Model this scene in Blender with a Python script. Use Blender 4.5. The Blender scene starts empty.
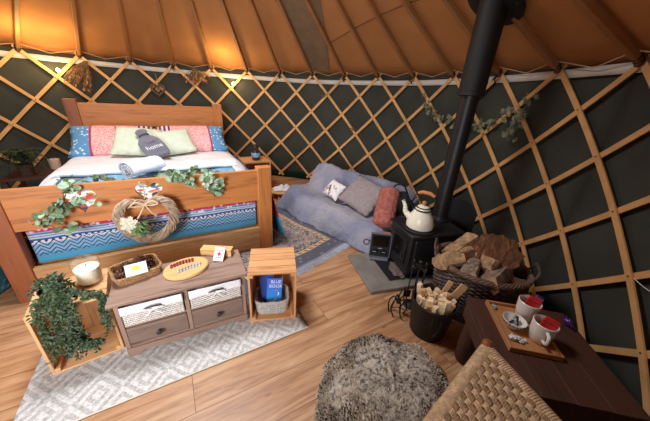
import bpy, math, random
from math import sin, cos, pi, radians as R_
from mathutils import Vector, Matrix, noise
from mathutils.geometry import tessellate_polygon
random.seed(7)
SC = bpy.context.scene
COL = SC.collection

# ------------------------------------------------------------------ materials
def srgb(c):
    return tuple(((v/255)/12.92 if v/255 <= .04045 else ((v/255+.055)/1.055)**2.4) for v in c) + (1,)

class NT:
    def __init__(s, name):
        s.m = bpy.data.materials.new(name); s.m.use_nodes = True
        s.n = s.m.node_tree.nodes; s.l = s.m.node_tree.links
        s.b = s.n['Principled BSDF']; s.out = s.n['Material Output']
    def node(s, t, ins=None, **kw):
        x = s.n.new(t)
        for k, v in kw.items(): setattr(x, k, v)
        for k, v in (ins or {}).items(): s.put(x, k, v)
        return x
    def put(s, x, k, v):
        i = x.inputs[k]
        if isinstance(v, bpy.types.NodeSocket): s.l.new(v, i)
        elif isinstance(v, bpy.types.Node): s.l.new(v.outputs[0], i)
        else: i.default_value = v
    def math(s, op, a, b=0., c=0.):
        return s.node('ShaderNodeMath', {0: a, 1: b, 2: c}, operation=op).outputs[0]
    def mix(s, f, a, b, bt='MIX'):
        x = s.n.new('ShaderNodeMix'); x.data_type = 'RGBA'; x.blend_type = bt
        s.put(x, 0, f); s.put(x, 6, a); s.put(x, 7, b)
        return x.outputs[2]
    def co(s, which='Object', scale=(1, 1, 1), rot=(0, 0, 0), loc=(0, 0, 0)):
        tc = s.node('ShaderNodeTexCoord')
        mp = s.node('ShaderNodeMapping', {0: tc.outputs[which]})
        mp.inputs['Scale'].default_value = scale; mp.inputs['Rotation'].default_value = rot
        mp.inputs['Location'].default_value = loc
        return mp.outputs[0]
    def sep(s, v):
        x = s.node('ShaderNodeSeparateXYZ', {0: v}); return x.outputs
    def noise(s, v, sc, det=3, rough=.55, dist=0.):
        return s.node('ShaderNodeTexNoise', {'Vector': v, 'Scale': sc, 'Detail': det, 'Roughness': rough, 'Distortion': dist}).outputs[0]
    def ramp(s, f, stops, interp='LINEAR'):
        x = s.node('ShaderNodeValToRGB', {0: f}); cr = x.color_ramp; cr.interpolation = interp
        while len(cr.elements) < len(stops): cr.elements.new(.5)
        for e, (p, c) in zip(cr.elements, stops): e.position = p; e.color = c
        return x.outputs[0]
    def bump(s, h, st=.3, d=.01):
        b = s.node('ShaderNodeBump', {'Height': h, 'Strength': st, 'Distance': d}); s.put(s.b, 'Normal', b.outputs[0])

def plain(name, c, rough=.7, var=.12, vs=9., metal=0., bump=0., bs=60., sheen=0., spec=.5, emit=None):
    t = NT(name); a = srgb(c)
    dk = tuple(v*(1-var*2) for v in a[:3]) + (1,); lt = tuple(min(1, v*(1+var)) for v in a[:3]) + (1,)
    v = t.co()
    t.put(t.b, 'Base Color', t.ramp(t.noise(v, vs), [(.3, dk), (.7, lt)]))
    t.b.inputs['Roughness'].default_value = rough; t.b.inputs['Metallic'].default_value = metal
    t.b.inputs['Specular IOR Level'].default_value = spec
    if sheen: t.b.inputs['Sheen Weight'].default_value = sheen
    if bump: t.bump(t.noise(v, bs, 4), bump, .004)
    if emit: t.b.inputs['Emission Color'].default_value = srgb(emit[0]); t.b.inputs['Emission Strength'].default_value = emit[1]
    return t.m

def wood(name, c1, c2, axis=0, gs=14., rough=.6, knots=True, bump=.12, off=0.):
    """grain runs along axis of the object"""
    t = NT(name); sc = [1., 1., 1.]; sc[axis] = .08
    v = t.co(scale=tuple(sc), loc=(off, off, off))
    n1 = t.noise(v, gs, 4, .6, .6); n2 = t.noise(v, gs*5, 3, .6, .2)
    f = t.math('MULTIPLY_ADD', n2, .45, t.math('MULTIPLY', n1, .65))
    col = t.ramp(f, [(.36, srgb(c2)), (.52, srgb(c1)), (.72, tuple(min(1, k*1.18) for k in srgb(c1)[:3])+(1,))])
    if knots:
        sk = [5., 5., 5.]; sk[axis] = 2.
        vo = t.node('ShaderNodeTexVoronoi', {'Vector': t.co(scale=tuple(sk), loc=(off+.3, 0, 0)), 'Scale': 1.})
        kf = t.ramp(vo.outputs['Distance'], [(.03, (1, 1, 1, 1)), (.1, (0, 0, 0, 1))])
        col = t.mix(kf, col, tuple(k*.45 for k in srgb(c2)[:3])+(1,))
    t.put(t.b, 'Base Color', col); t.b.inputs['Roughness'].default_value = rough
    t.bump(f, bump, .004)
    return t.m

W3 = lambda name, c1, c2, **k: [wood(name+a, c1, c2, axis=i, **k) for i, a in enumerate(('_x', '_y', '_z'))]
BEDW = W3('orange_pine', (196, 124, 66), (150, 86, 40), rough=.5)
BEDP = wood('darker_pine', (150, 84, 46), (104, 54, 28), axis=2, rough=.5)  # darker pine, on the two left posts only
BEDR = wood('pale_pine_rail', (196, 150, 100), (150, 106, 64), axis=0)
CRATE = W3('pale_crate_pine', (224, 174, 122), (184, 128, 80), rough=.65)
CRATE2 = W3('warm_crate_pine', (214, 156, 104), (168, 108, 62), rough=.65)
DRES = W3('weathered_brown_wood', (152, 122, 106), (96, 72, 60), rough=.7, gs=18.)
DRAW = wood('dark_drawer_front', (128, 104, 92), (84, 64, 56), axis=0, rough=.7, gs=18.)
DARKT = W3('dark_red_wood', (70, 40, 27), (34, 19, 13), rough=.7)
TRAYW = W3('tray_wood', (176, 122, 76), (134, 84, 46), rough=.5, knots=False)
SLAT = plain('ash_slat', (224, 172, 112), .6, .12, 5.)
POLE = plain('roof_pole_ash', (170, 118, 72), .55, .1, 4.)
BOXW = W3('yellow_pine_box', (220, 176, 116), (190, 140, 84), knots=False)
BLACK = plain('black_iron', (26, 26, 29), .45, .1, 8., bump=.05)
BLACKM = plain('matt_black', (22, 22, 24), .6, .1)
DGREY = plain('dark_grey_metal', (60, 60, 64), .4, .1, metal=.5)
WHITE = plain('white_cotton', (236, 234, 236), .85, .04, 12., bump=.15, sheen=.2)
TOWEL = plain('white_towel', (226, 230, 238), .95, .05, 30., bump=.5, bs=160., sheen=.3)
SAGE = plain('sage_linen', (212, 220, 196), .9, .05, 12., bump=.3, bs=200.)
ENAMEL = plain('cream_enamel', (240, 234, 214), .18, .02, 4.)
CERAM = plain('white_ceramic', (232, 226, 220), .25, .02, 4.)
REDP = plain('red_paper', (206, 32, 28), .5, .05)
PURPLE = plain('purple_foil', (74, 34, 110), .35, .1, 30.)
SILVER = plain('silver_foil', (196, 204, 206), .3, .25, 60., metal=.4, bump=.5, bs=120.)
WAX = plain('cream_wax', (255, 251, 234), .5, .01)
LEAF = plain('dark_green_leaf', (60, 80, 46), .55, .35, 40.)
EUC = plain('eucalyptus_leaf', (160, 184, 152), .6, .3, 30.)
EUC2 = plain('deep_eucalyptus_leaf', (104, 128, 90), .6, .3, 30.)
IVY = plain('dull_ivy_leaf', (132, 138, 108), .7, .3, 30.)
STEM = plain('brown_stem', (120, 96, 62), .8, .15)
DRY = plain('dried_flower', (142, 88, 56), .9, .3, 40.)
DRYP = plain('dried_pale_petal', (196, 142, 110), .9, .2, 40.)
WICK = plain('dark_wicker', (92, 74, 66), .7, .25, 30.)
WICKG = plain('grey_wicker', (196, 188, 180), .8, .15, 60.)
WICKW = plain('white_wicker', (226, 218, 210), .8, .12, 60.)
WICKB = plain('brown_wicker', (172, 128, 84), .7, .2, 50.)
WILLOW = plain('willow_twig', (184, 158, 132), .75, .2, 40.)
CONE = plain('pine_cone', (112, 72, 52), .85, .25, 60.)
CORD = plain('pale_cord', (206, 170, 130), .8, .1)
TIE = plain('black_cord', (24, 22, 22), .8, .1)
BARK = plain('bark', (122, 84, 54), .95, .35, 14., bump=1., bs=30.)
LOGF = plain('split_log_face', (184, 146, 108), .9, .3, 30., bump=.9, bs=50.)
LOGG = plain('grey_split_log', (150, 128, 112), .9, .35, 30., bump=1., bs=50.)
KIND = plain('pale_kindling', (240, 210, 170), .8, .1, 14., bump=.2)
KIND2 = plain('tan_kindling', (206, 160, 112), .8, .14, 14., bump=.2)
CONCR = plain('grey_stone', (128, 120, 112), .8, .14, 7., bump=.2, bs=40.)
BOTWB = plain('grey_plush', (112, 112, 126), .95, .12, 30., bump=.5, bs=120., sheen=.4)
RUSH = plain('rush', (208, 174, 136), .75, .2, 60.)
RUSHD = plain('rush_dark_strand', (166, 132, 98), .8, .2, 60.)  # darker rush for the cross strands and the padding
LEGW = plain('polished_brown_leg', (146, 84, 50), .3, .15, 8.)
PANELG = plain('panel_glass_black', (16, 15, 16), .15, .05)
GREYM = plain('grey_painted_metal', (104, 106, 116), .5, .1)
KNOB = plain('dark_bronze_knob', (70, 62, 58), .4, .1, metal=.4)
TERRA = plain('peeled_pink_wood', (196, 128, 96), .7, .15)
BAGB = plain('black_cloth', (26, 25, 28), .95, .15, 30., bump=.4, bs=90.)
TEAL = plain('teal_cloth', (20, 66, 62), .9, .15, 20.)
BULB = plain('warm_bulb', (255, 226, 160), .4, .0, emit=((255, 214, 130), 60.))
FERN = plain('dark_fern', (62, 74, 42), .75, .3, 40.)
ROSEP = plain('cream_petal', (236, 230, 206), .8, .06, 40.)
CARDW = plain('white_card', (244, 242, 240), .6, .02)
RIM = plain('black_enamel_rim', (24, 22, 24), .25, .05)

def glass_mat():
    t = NT('clear_glass')
    g = t.node('ShaderNodeBsdfGlossy', {0: (1, 1, 1, 1), 'Roughness': .03}); tr = t.node('ShaderNodeBsdfTransparent', {0: (.995, 1, .995, 1)})
    fr = t.node('ShaderNodeLayerWeight', {0: .25})
    ms = t.node('ShaderNodeMixShader', {0: t.math('MULTIPLY_ADD', fr.outputs[1], .35, .03), 1: tr.outputs[0], 2: g.outputs[0]})
    t.l.new(ms.outputs[0], t.out.inputs[0])
    return t.m
GLASS = glass_mat()

def floor_mat():
    t = NT('laminate_planks'); A = R_(31.)
    v = t.co(rot=(0, 0, -A), loc=(.09, .117, 0))
    br = t.node('ShaderNodeTexBrick', {'Vector': v, 'Scale': 1., 'Mortar Size': .0016, 'Brick Width': 1.28, 'Row Height': .197, 'Color1': (.25, .25, .25, 1), 'Color2': (.8, .8, .8, 1), 'Mortar': (0, 0, 0, 1)}, offset=.37)
    br.inputs['Mortar Smooth'].default_value = .2
    x = t.sep(v); tone = br.outputs[0]
    sh = t.node('ShaderNodeCombineXYZ', {0: t.math('MULTIPLY_ADD', x[0], .1, t.math('MULTIPLY', tone, 9.)), 1: x[1], 2: t.math('MULTIPLY', tone, 5.)}).outputs[0]
    n1 = t.noise(sh, 13., 5, .6, 1.4); n2 = t.noise(sh, 60., 3, .6)
    f = t.math('MULTIPLY_ADD', n2, .35, t.math('MULTIPLY', n1, .7))
    col = t.ramp(f, [(.32, srgb((106, 68, 44))), (.44, srgb((156, 108, 72))), (.56, srgb((190, 142, 102))), (.75, srgb((216, 176, 136)))])
    col = t.mix(.22, col, t.mix(tone, srgb((160, 116, 80)), srgb((202, 160, 122))))
    vo = t.node('ShaderNodeTexVoronoi', {'Vector': t.node('ShaderNodeMapping', {0: v, 'Scale': (1.5, 4., 1.)}).outputs[0], 'Scale': 1.6})
    kf = t.ramp(vo.outputs['Distance'], [(.02, (.8, .8, .8, 1)), (.07, (0, 0, 0, 1))])
    col = t.mix(kf, col, srgb((112, 68, 40)))
    col = t.mix(br.outputs['Fac'], col, srgb((104, 66, 40)))
    t.put(t.b, 'Base Color', col); t.b.inputs['Roughness'].default_value = .42
    t.bump(t.math('SUBTRACT', f, br.outputs['Fac']), .12, .003)
    return t.m

def canvas_mat():
    t = NT('roof_canvas'); v = t.co()
    n = t.noise(v, 3., 4); n2 = t.noise(v, 260., 2)
    col = t.ramp(n, [(.3, srgb((190, 128, 74))), (.7, srgb((202, 140, 84)))])
    t.put(t.b, 'Base Color', col); t.b.inputs['Roughness'].default_value = .95
    t.bump(t.math('MULTIPLY_ADD', n2, .12, t.noise(v, 3., 2)), .18, .02)
    tr = t.node('ShaderNodeBsdfTranslucent', {0: srgb((226, 146, 84))})
    ms = t.node('ShaderNodeMixShader', {0: .07, 1: t.b.outputs[0], 2: tr.outputs[0]})
    t.l.new(ms.outputs[0], t.out.inputs[0])
    return t.m

def wall_mat():
    t = NT('dark_green_wall_cloth'); v = t.co()
    z = t.sep(t.co())[2]
    col = t.ramp(t.noise(v, 2.5, 4), [(.3, srgb((58, 59, 53))), (.7, srgb((72, 73, 66)))])
    col = t.mix(t.ramp(z, [(.10, (1, 1, 1, 1)), (.13, (0, 0, 0, 1))]), col, srgb((18, 62, 56)))
    t.put(t.b, 'Base Color', col); t.b.inputs['Roughness'].default_value = .9
    t.b.inputs['Specular IOR Level'].default_value = .2
    t.bump(t.noise(v, 5., 4), .3, .02)
    return t.m

def uvbands(name, stops, motif=True, top=None, rough=.85):
    """bedding print: UV.x across in metres, UV.y metres up from the foot hem"""
    t = NT(name); uv = t.co('UV'); x, y, _ = t.sep(uv)[:3]
    wob = t.math('MULTIPLY_ADD', t.noise(uv, 6., 2), .012, t.math('SUBTRACT', y, .006))
    col = t.ramp(wob, stops, 'CONSTANT')
    # scallop motifs
    fx = t.math('ABSOLUTE', t.math('SUBTRACT', t.math('FRACT', t.math('MULTIPLY', x, 14.)), .5))
    sc = t.math('ADD', y, t.math('MULTIPLY', fx, .07))
    line = t.math('LESS_THAN', t.math('ABSOLUTE', t.math('SUBTRACT', t.math('FRACT', t.math('MULTIPLY', sc, 36.)), .5)), .16)
    zone = t.math('MULTIPLY', t.math('GREATER_THAN', y, .05), t.math('LESS_THAN', y, .150))
    col = t.mix(t.math('MULTIPLY', line, zone), col, srgb((28, 52, 120)))
    # dotted rows
    dx = t.math('GREATER_THAN', t.math('SINE', t.math('MULTIPLY', x, 190.)), .1)
    z2 = t.math('MULTIPLY', t.math('GREATER_THAN', y, .150), t.math('LESS_THAN', y, .162))
    col = t.mix(t.math('MULTIPLY', dx, z2), col, srgb((44, 56, 110)))
    vo = t.node('ShaderNodeTexVoronoi', {'Vector': uv, 'Scale': 34.})
    sp = t.ramp(vo.outputs['Distance'], [(.2, (1, 1, 1, 1)), (.45, (0, 0, 0, 1))])
    z3 = t.math('MULTIPLY', t.math('GREATER_THAN', y, .19), t.math('LESS_THAN', y, .262))
    col = t.mix(t.math('MULTIPLY', t.math('MULTIPLY', sp, z3), .7), col, srgb((220, 236, 240)))
    z4 = t.math('MULTIPLY', t.math('GREATER_THAN', y, .29), 1.)
    vn = t.node('ShaderNodeTexVoronoi', {'Vector': uv, 'Scale': 15.})
    sp2 = t.ramp(vn.outputs['Distance'], [(.12, (1, 1, 1, 1)), (.2, (0, 0, 0, 1)), (.3, (.6, .6, .6, 1)), (.4, (0, 0, 0, 1))])
    col = t.mix(t.math('MULTIPLY', t.math('MULTIPLY', sp2, z4), .55), col, srgb((226, 238, 240)))
    fl = t.node('ShaderNodeTexVoronoi', {'Vector': uv, 'Scale': 24.})
    fc = t.ramp(t.sep(fl.outputs['Color'])[0], [(0, srgb((232, 226, 220))), (.35, srgb((206, 60, 70))), (.5, srgb((232, 150, 60))), (.62, srgb((86, 130, 70))), (.75, srgb((60, 96, 160))), (.88, srgb((238, 220, 214)))], 'CONSTANT')
    zf = t.math('MULTIPLY', t.math('GREATER_THAN', y, .34), t.math('LESS_THAN', y, .62))
    col = t.mix(zf, col, fc)
    t.put(t.b, 'Base Color', col); t.b.inputs['Roughness'].default_value = rough
    t.b.inputs['Sheen Weight'].default_value = .15
    t.bump(t.noise(uv, 9., 4), .5, .02)
    return t.m
NAVY, SKY, CYAN, OFFW, RASP, MIDB = [srgb(c) for c in ((44, 70, 150), (120, 172, 202), (66, 156, 192), (214, 208, 208), (176, 36, 84), (70, 122, 180))]
DUVET = uvbands('bohemian_duvet_print', [(0, CYAN), (.025, srgb((84, 150, 188))), (.066, srgb((128, 172, 200))), (.135, OFFW), (.160, NAVY), (.168, srgb((168, 200, 220))), (.182, NAVY), (.186, srgb((190, 182, 186))), (.198, srgb((60, 92, 160))), (.204, SKY), (.214, RASP), (.240, MIDB), (.30, srgb((120, 172, 200))), (.70, srgb((150, 52, 104))), (.715, srgb((110, 164, 196)))])
def ramp_more(m):
    return m
def side_mat():
    t = NT('duvet_side_print'); uv = t.co('UV'); x, y, _ = t.sep(uv)[:3]
    col = t.ramp(y, [(0, CYAN), (.10, srgb((70, 168, 206))), (.22, srgb((190, 40, 84))), (.27, srgb((160, 30, 66))), (.46, srgb((220, 200, 200))), (.36, MIDB)], 'CONSTANT')
    vo = t.node('ShaderNodeTexVoronoi', {'Vector': uv, 'Scale': 30.})
    col = t.mix(t.ramp(vo.outputs['Distance'], [(.15, (.7, .7, .7, 1)), (.3, (0, 0, 0, 1))]), col, srgb((236, 190, 200)))
    t.put(t.b, 'Base Color', col); t.b.inputs['Roughness'].default_value = .85
    t.bump(t.noise(uv, 14., 3), .5, .02)
    return t.m
DUVS = side_mat()

def pillow_mat():
    t = NT('pink_and_blue_pillow_print'); v = t.co(); x = t.sep(v)[0]
    # local x: 0 outer blue edge -> inner pink
    ax = t.math('ABSOLUTE', x)
    vo = t.node('ShaderNodeTexVoronoi', {'Vector': v, 'Scale': 26.})
    blue = t.mix(t.ramp(vo.outputs['Distance'], [(.2, (1, 1, 1, 1)), (.35, (0, 0, 0, 1))]), srgb((92, 146, 190)), srgb((206, 228, 236)))
    n = t.noise(v, 34., 3, .6, 3.)
    pink = t.ramp(n, [(.40, srgb((216, 112, 118))), (.5, srgb((238, 178, 174))), (.62, srgb((242, 208, 200)))])
    stripe = t.math('GREATER_THAN', x, .19)
    col = t.mix(stripe, pink, blue)
    ed = t.math('LESS_THAN', t.math('ABSOLUTE', t.math('SUBTRACT', x, .19)), .010)
    col = t.mix(ed, col, srgb((168, 60, 92)))
    e2 = t.math('LESS_THAN', x, -.22)
    col = t.mix(e2, col, t.mix(t.math('GREATER_THAN', t.math('FRACT', t.math('MULTIPLY', x, 22.)), .5), srgb((226, 210, 214)), srgb((120, 40, 96))))
    t.put(t.b, 'Base Color', col); t.b.inputs['Roughness'].default_value = .85
    t.bump(t.noise(v, 12., 3), .3, .02)
    return t.m
PILL = pillow_mat()

def throw_mat():
    t = NT('blue_grey_throw'); v = t.co()
    n = t.noise(v, 2.2, 5, .6, .4); n2 = t.noise(v, 11., 4, .6, 1.)
    col = t.ramp(n, [(.35, srgb((108, 112, 138))), (.5, srgb((128, 131, 154))), (.68, srgb((158, 154, 164)))])
    t.put(t.b, 'Base Color', col); t.b.inputs['Roughness'].default_value = .9
    t.b.inputs['Sheen Weight'].default_value = .4
    t.bump(t.math('MULTIPLY_ADD', t.noise(v, 300., 2), .1, t.math('MULTIPLY_ADD', n2, .6, t.noise(v, 4., 3, .5, 1.5))), .9, .03)
    return t.m

def knit_mat():
    t = NT('rust_cable_knit'); v = t.co()
    n = t.noise(v, 30., 3)
    col = t.ramp(n, [(.3, srgb((150, 82, 72))), (.7, srgb((190, 116, 100)))])
    t.put(t.b, 'Base Color', col); t.b.inputs['Roughness'].default_value = .95
    w = t.node('ShaderNodeTexWave', {'Vector': v, 'Scale': 26., 'Distortion': 3.}, bands_direction='Z')
    t.bump(w.outputs[1], .7, .006)
    return t.m

def deer_mat():
    t = NT('brown_and_white_printed_cushion'); v = t.co()
    n = t.noise(v, 12., 4, .6, 1.)
    col = t.ramp(n, [(.40, srgb((116, 86, 70))), (.47, srgb((226, 220, 218))), (.75, srgb((236, 232, 232)))])
    t.put(t.b, 'Base Color', col); t.b.inputs['Roughness'].default_value = .9
    return t.m

def persian_mat():
    t = NT('persian_rug_pile'); uv = t.co('UV'); x, y, _ = t.sep(uv)[:3]  # metres from the rug centre
    HX, HY = .62, .95
    dx = t.math('SUBTRACT', HX, t.math('ABSOLUTE', x)); dy = t.math('SUBTRACT', HY, t.math('ABSOLUTE', y))
    d = t.math('MINIMUM', dx, dy)
    base = t.ramp(d, [(0, srgb((126, 128, 150))), (.025, srgb((92, 92, 104))), (.15, srgb((208, 178, 138))), (.195, srgb((84, 82, 94))), (.29, srgb((150, 132, 118))), (.31, srgb((104, 104, 118)))], 'CONSTANT')
    vo = t.node('ShaderNodeTexVoronoi', {'Vector': uv, 'Scale': 17.})
    n = t.noise(uv, 26., 4, .65, 2.)
    mo = t.ramp(n, [(.47, (0, 0, 0, 1)), (.53, (1, 1, 1, 1))])
    col = t.mix(t.math('MULTIPLY', mo, t.math('GREATER_THAN', d, .2)), base, srgb((184, 164, 148)))
    mo2 = t.ramp(vo.outputs['Distance'], [(.18, (1, 1, 1, 1)), (.3, (0, 0, 0, 1))])
    z = t.math('MULTIPLY', t.math('GREATER_THAN', d, .03), t.math('LESS_THAN', d, .125))
    col = t.mix(t.math('MULTIPLY', t.math('MULTIPLY', mo2, z), .6), col, srgb((150, 146, 158)))
    gz = t.math('MULTIPLY', t.math('GREATER_THAN', d, .16), t.math('LESS_THAN', d, .185))
    dd = t.math('GREATER_THAN', t.math('SINE', t.math('MULTIPLY', t.math('ADD', x, y), 95.)), .1)
    col = t.mix(t.math('MULTIPLY', gz, dd), col, srgb((136, 104, 70)))
    mr = t.math('ADD', t.math('POWER', t.math('MULTIPLY', x, 3.6), 2.), t.math('POWER', t.math('MULTIPLY', y, 2.3), 2.))
    med = t.ramp(mr, [(0, srgb((196, 148, 118))), (.15, srgb((92, 88, 104))), (.35, srgb((206, 176, 150))), (.45, srgb((104, 102, 124))), (.9, srgb((190, 160, 140))), (1., (0, 0, 0, 1))], 'CONSTANT')
    col = t.mix(t.math('MULTIPLY', t.math('LESS_THAN', mr, .95), .6), col, med)
    t.put(t.b, 'Base Color', col); t.b.inputs['Roughness'].default_value = .95
    t.bump(t.noise(uv, 300., 2), .4, .004)
    return t.m

def runner_mat():
    t = NT('pale_woven_diamond_rug'); uv = t.co('UV'); x, y, _ = t.sep(uv)[:3]
    fx = t.math('ABSOLUTE', t.math('SUBTRACT', t.math('FRACT', t.math('MULTIPLY', x, 5.2)), .5))
    fy = t.math('ABSOLUTE', t.math('SUBTRACT', t.math('FRACT', t.math('MULTIPLY', y, 4.6)), .5))
    s = t.math('FRACT', t.math('MULTIPLY', t.math('ADD', fx, fy), 4.))
    n = t.noise(uv, 70., 4, .7)
    f = t.math('MULTIPLY_ADD', n, 1.0, t.math('MULTIPLY', t.math('GREATER_THAN', s, .5), .15))
    col = t.ramp(f, [(.30, srgb((150, 146, 142))), (.52, srgb((188, 183, 178))), (.70, srgb((222, 219, 216)))])
    t.put(t.b, 'Base Color', col); t.b.inputs['Roughness'].default_value = .95
    t.bump(f, .6, .004)
    return t.m

def fleece_mat():
    t = NT('silver_tipped_fleece'); v = t.co()
    n = t.noise(v, 60., 4, .75, .4)
    col = t.ramp(n, [(.40, srgb((62, 54, 50))), (.46, srgb((160, 146, 130))), (.60, srgb((208, 194, 176)))])
    col = t.mix(t.ramp(t.noise(v, 5., 2), [(.45, (0, 0, 0, 1)), (.75, (.6, .6, .6, 1))]), col, srgb((110, 96, 84)))
    t.put(t.b, 'Base Color', col); t.b.inputs['Roughness'].default_value = .9
    t.b.inputs['Sheen Weight'].default_value = .3
    t.bump(n, .9, .02)
    return t.m

def bark_round_mat():
    t = NT('shaggy_brown_bark'); v = t.co(scale=(1, 1, .25))
    n = t.noise(v, 30., 5, .7, 1.5)
    t.put(t.b, 'Base Color', t.ramp(n, [(.35, srgb((66, 40, 24))), (.55, srgb((124, 80, 50))), (.72, srgb((170, 124, 84)))]))
    t.b.inputs['Roughness'].default_value = .95; t.bump(n, 1., .02)
    return t.m

def booklet_mat():
    t = NT('blue_gradient_cover'); x, y, z = t.sep(t.co('Object'))[:3]
    col = t.ramp(z, [(0, srgb((96, 216, 240))), (.07, srgb((60, 150, 232))), (.16, srgb((70, 110, 216)))])
    t.put(t.b, 'Base Color', col); t.b.inputs['Roughness'].default_value = .4
    return t.m
DBLUE = plain('dark_blue_cover', (44, 72, 160), .45, .05)

# ------------------------------------------------------------------ geometry
class MB:
    def __init__(s): s.v = []; s.f = []; s.uv = {}
    def add(s, vs, fs):
        b = len(s.v); s.v += [tuple(v) for v in vs]; s.f += [tuple(i+b for i in f) for f in fs]
        return s
    def box(s, c, d, rot=None, taper=1.):
        x, y, z = [k/2 for k in d]; vs = []
        for sz in (-1, 1):
            k = taper if sz > 0 else 1.
            for sx, sy in ((-1, -1), (1, -1), (1, 1), (-1, 1)): vs.append(Vector((sx*x*k, sy*y*k, sz*z)))
        if rot is not None: vs = [rot @ v for v in vs]
        vs = [v+Vector(c) for v in vs]
        return s.add(vs, [(0, 3, 2, 1), (4, 5, 6, 7), (0, 1, 5, 4), (1, 2, 6, 5), (2, 3, 7, 6), (3, 0, 4, 7)])
    def b2(s, x0, x1, y0, y1, z0, z1): return s.box(((x0+x1)/2, (y0+y1)/2, (z0+z1)/2), (x1-x0, y1-y0, z1-z0))
    def tube(s, pts, r, n=8, closed=False, cap=True):
        pts = [Vector(p) for p in pts]; m = len(pts)
        rr = r if isinstance(r, (list, tuple)) else [r]*m
        rings = []; prev = None
        for i, p in enumerate(pts):
            if closed: d = pts[(i+1) % m]-pts[i-1]
            else: d = pts[min(i+1, m-1)]-pts[max(i-1, 0)]
            if d.length < 1e-9: d = Vector((0, 0, 1))
            d.normalize()
            if prev is None:
                up = Vector((0, 0, 1)) if abs(d.z) < .9 else Vector((1, 0, 0))
                a = d.cross(up).normalized()
            else:
                a = (prev-d*prev.dot(d))
                a = a.normalized() if a.length > 1e-6 else d.cross(Vector((0, 0, 1))).normalized()
            prev = a; b = d.cross(a)
            rings.append([p+(a*cos(2*pi*k/n)+b*sin(2*pi*k/n))*rr[i] for k in range(n)])
        vs = [v for rg in rings for v in rg]; fs = []
        for i in range(m if closed else m-1):
            j = (i+1) % m
            for k in range(n): fs.append((i*n+k, i*n+(k+1) % n, j*n+(k+1) % n, j*n+k))
        if cap and not closed:
            fs.append(tuple(range(n))[::-1]); fs.append(tuple((m-1)*n+k for k in range(n)))
        return s.add(vs, fs)
    def lathe(s, prof, c=(0, 0, 0), n=28, sx=1., sy=1., rot=None, closed=False):
        vs = []; m = len(prof)
        for r, z in prof:
            for k in range(n):
                v = Vector((r*cos(2*pi*k/n)*sx, r*sin(2*pi*k/n)*sy, z))
                if rot is not None: v = rot @ v
                vs.append(v+Vector(c))
        fs = []
        for i in range(m-1):
            for k in range(n): fs.append((i*n+k, i*n+(k+1) % n, (i+1)*n+(k+1) % n, (i+1)*n+k))
        if prof[0][0] > 1e-4 and not closed: fs.append(tuple(range(n))[::-1])
        if prof[-1][0] > 1e-4 and not closed: fs.append(tuple((m-1)*n+k for k in range(n)))
        return s.add(vs, fs)
    def ball(s, c, r, n=12, sc=(1, 1, 1), rot=None, amp=0., seed=0):
        m = n//2+2; vs = []
        for i in range(m+1):
            t = pi*i/m
            for k in range(n):
                d = Vector((sin(t)*cos(2*pi*k/n), sin(t)*sin(2*pi*k/n), -cos(t)))
                q = 1+amp*noise.noise(d*2.2+Vector((seed, seed*.7, 0))) if amp else 1
                v = Vector((d.x*r*sc[0]*q, d.y*r*sc[1]*q, d.z*r*sc[2]*q))
                if rot is not None: v = rot @ v
                vs.append(v+Vector(c))
        fs = []
        for i in range(m):
            for k in range(n): fs.append((i*n+k, i*n+(k+1) % n, (i+1)*n+(k+1) % n, (i+1)*n+k))
        return s.add(vs, fs)
    def prism(s, poly, h0, h1, M=None, holes=()):
        """polygon in local xy, extruded in local z, M maps to the object"""
        loops = [poly]+list(holes)
        tri = tessellate_polygon([[Vector((x, y, 0)) for x, y in lp] for lp in loops])
        flat = [p for lp in loops for p in lp]; n = len(flat)
        vs = [Vector((x, y, h0)) for x, y in flat]+[Vector((x, y, h1)) for x, y in flat]
        if M is not None: vs = [M @ v for v in vs]
        fs = [tuple(t) for t in tri]+[tuple(i+n for i in t)[::-1] for t in tri]
        b = 0
        for lp in loops:
            m = len(lp)
            for i in range(m): fs.append((b+i, b+(i+1) % m, b+(i+1) % m+n, b+i+n))
            b += m
        return s.add(vs, fs)
    def leaf(s, p, d, up, L, W, fold=.15):
        d = Vector(d).normalized(); sd = d.cross(Vector(up))
        sd = sd.normalized() if sd.length > 1e-5 else Vector((1, 0, 0)); nn = sd.cross(d)
        p = Vector(p)
        return s.add([p, p+d*L*.45+sd*W*.5+nn*W*fold, p+d*L+nn*(-L*.12), p+d*L*.45-sd*W*.5+nn*W*fold, p+d*L*.5], [(0, 1, 4), (1, 2, 4), (2, 3, 4), (3, 0, 4)])
    def grid(s, fn, nu, nv, uvf=None):
        b = len(s.v); fb = len(s.f)
        for j in range(nv+1):
            for i in range(nu+1): s.v.append(tuple(fn(i/nu, j/nv)))
        for j in range(nv):
            for i in range(nu):
                a = b+j*(nu+1)+i; s.f.append((a, a+1, a+nu+2, a+nu+1))
        if uvf:
            for j in range(nv+1):
                for i in range(nu+1): s.uv[b+j*(nu+1)+i] = uvf(i/nu, j/nv)
        return s
    def build(s, name, mat, parent=None, smooth=True, bevel=0., solid=0., sub=0, fixn=True, seg=2):
        me = bpy.data.meshes.new(name); me.from_pydata(s.v, [], s.f); me.update()
        if s.uv:
            ul = me.uv_layers.new(name='UVMap')
            for lp in me.loops: ul.data[lp.index].uv = s.uv.get(lp.vertex_index, (0, 0))
        if fixn and not solid:
            import bmesh
            bm = bmesh.new(); bm.from_mesh(me); bmesh.ops.recalc_face_normals(bm, faces=bm.faces); bm.to_mesh(me); bm.free()
        o = bpy.data.objects.new(name, me); COL.objects.link(o)
        me.materials.append(mat)
        if parent is not None: o.parent = parent
        if smooth:
            for p in me.polygons: p.use_smooth = True
            if not sub and not solid:
                try: me.set_sharp_from_angle(angle=R_(38))
                except Exception: pass
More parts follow.
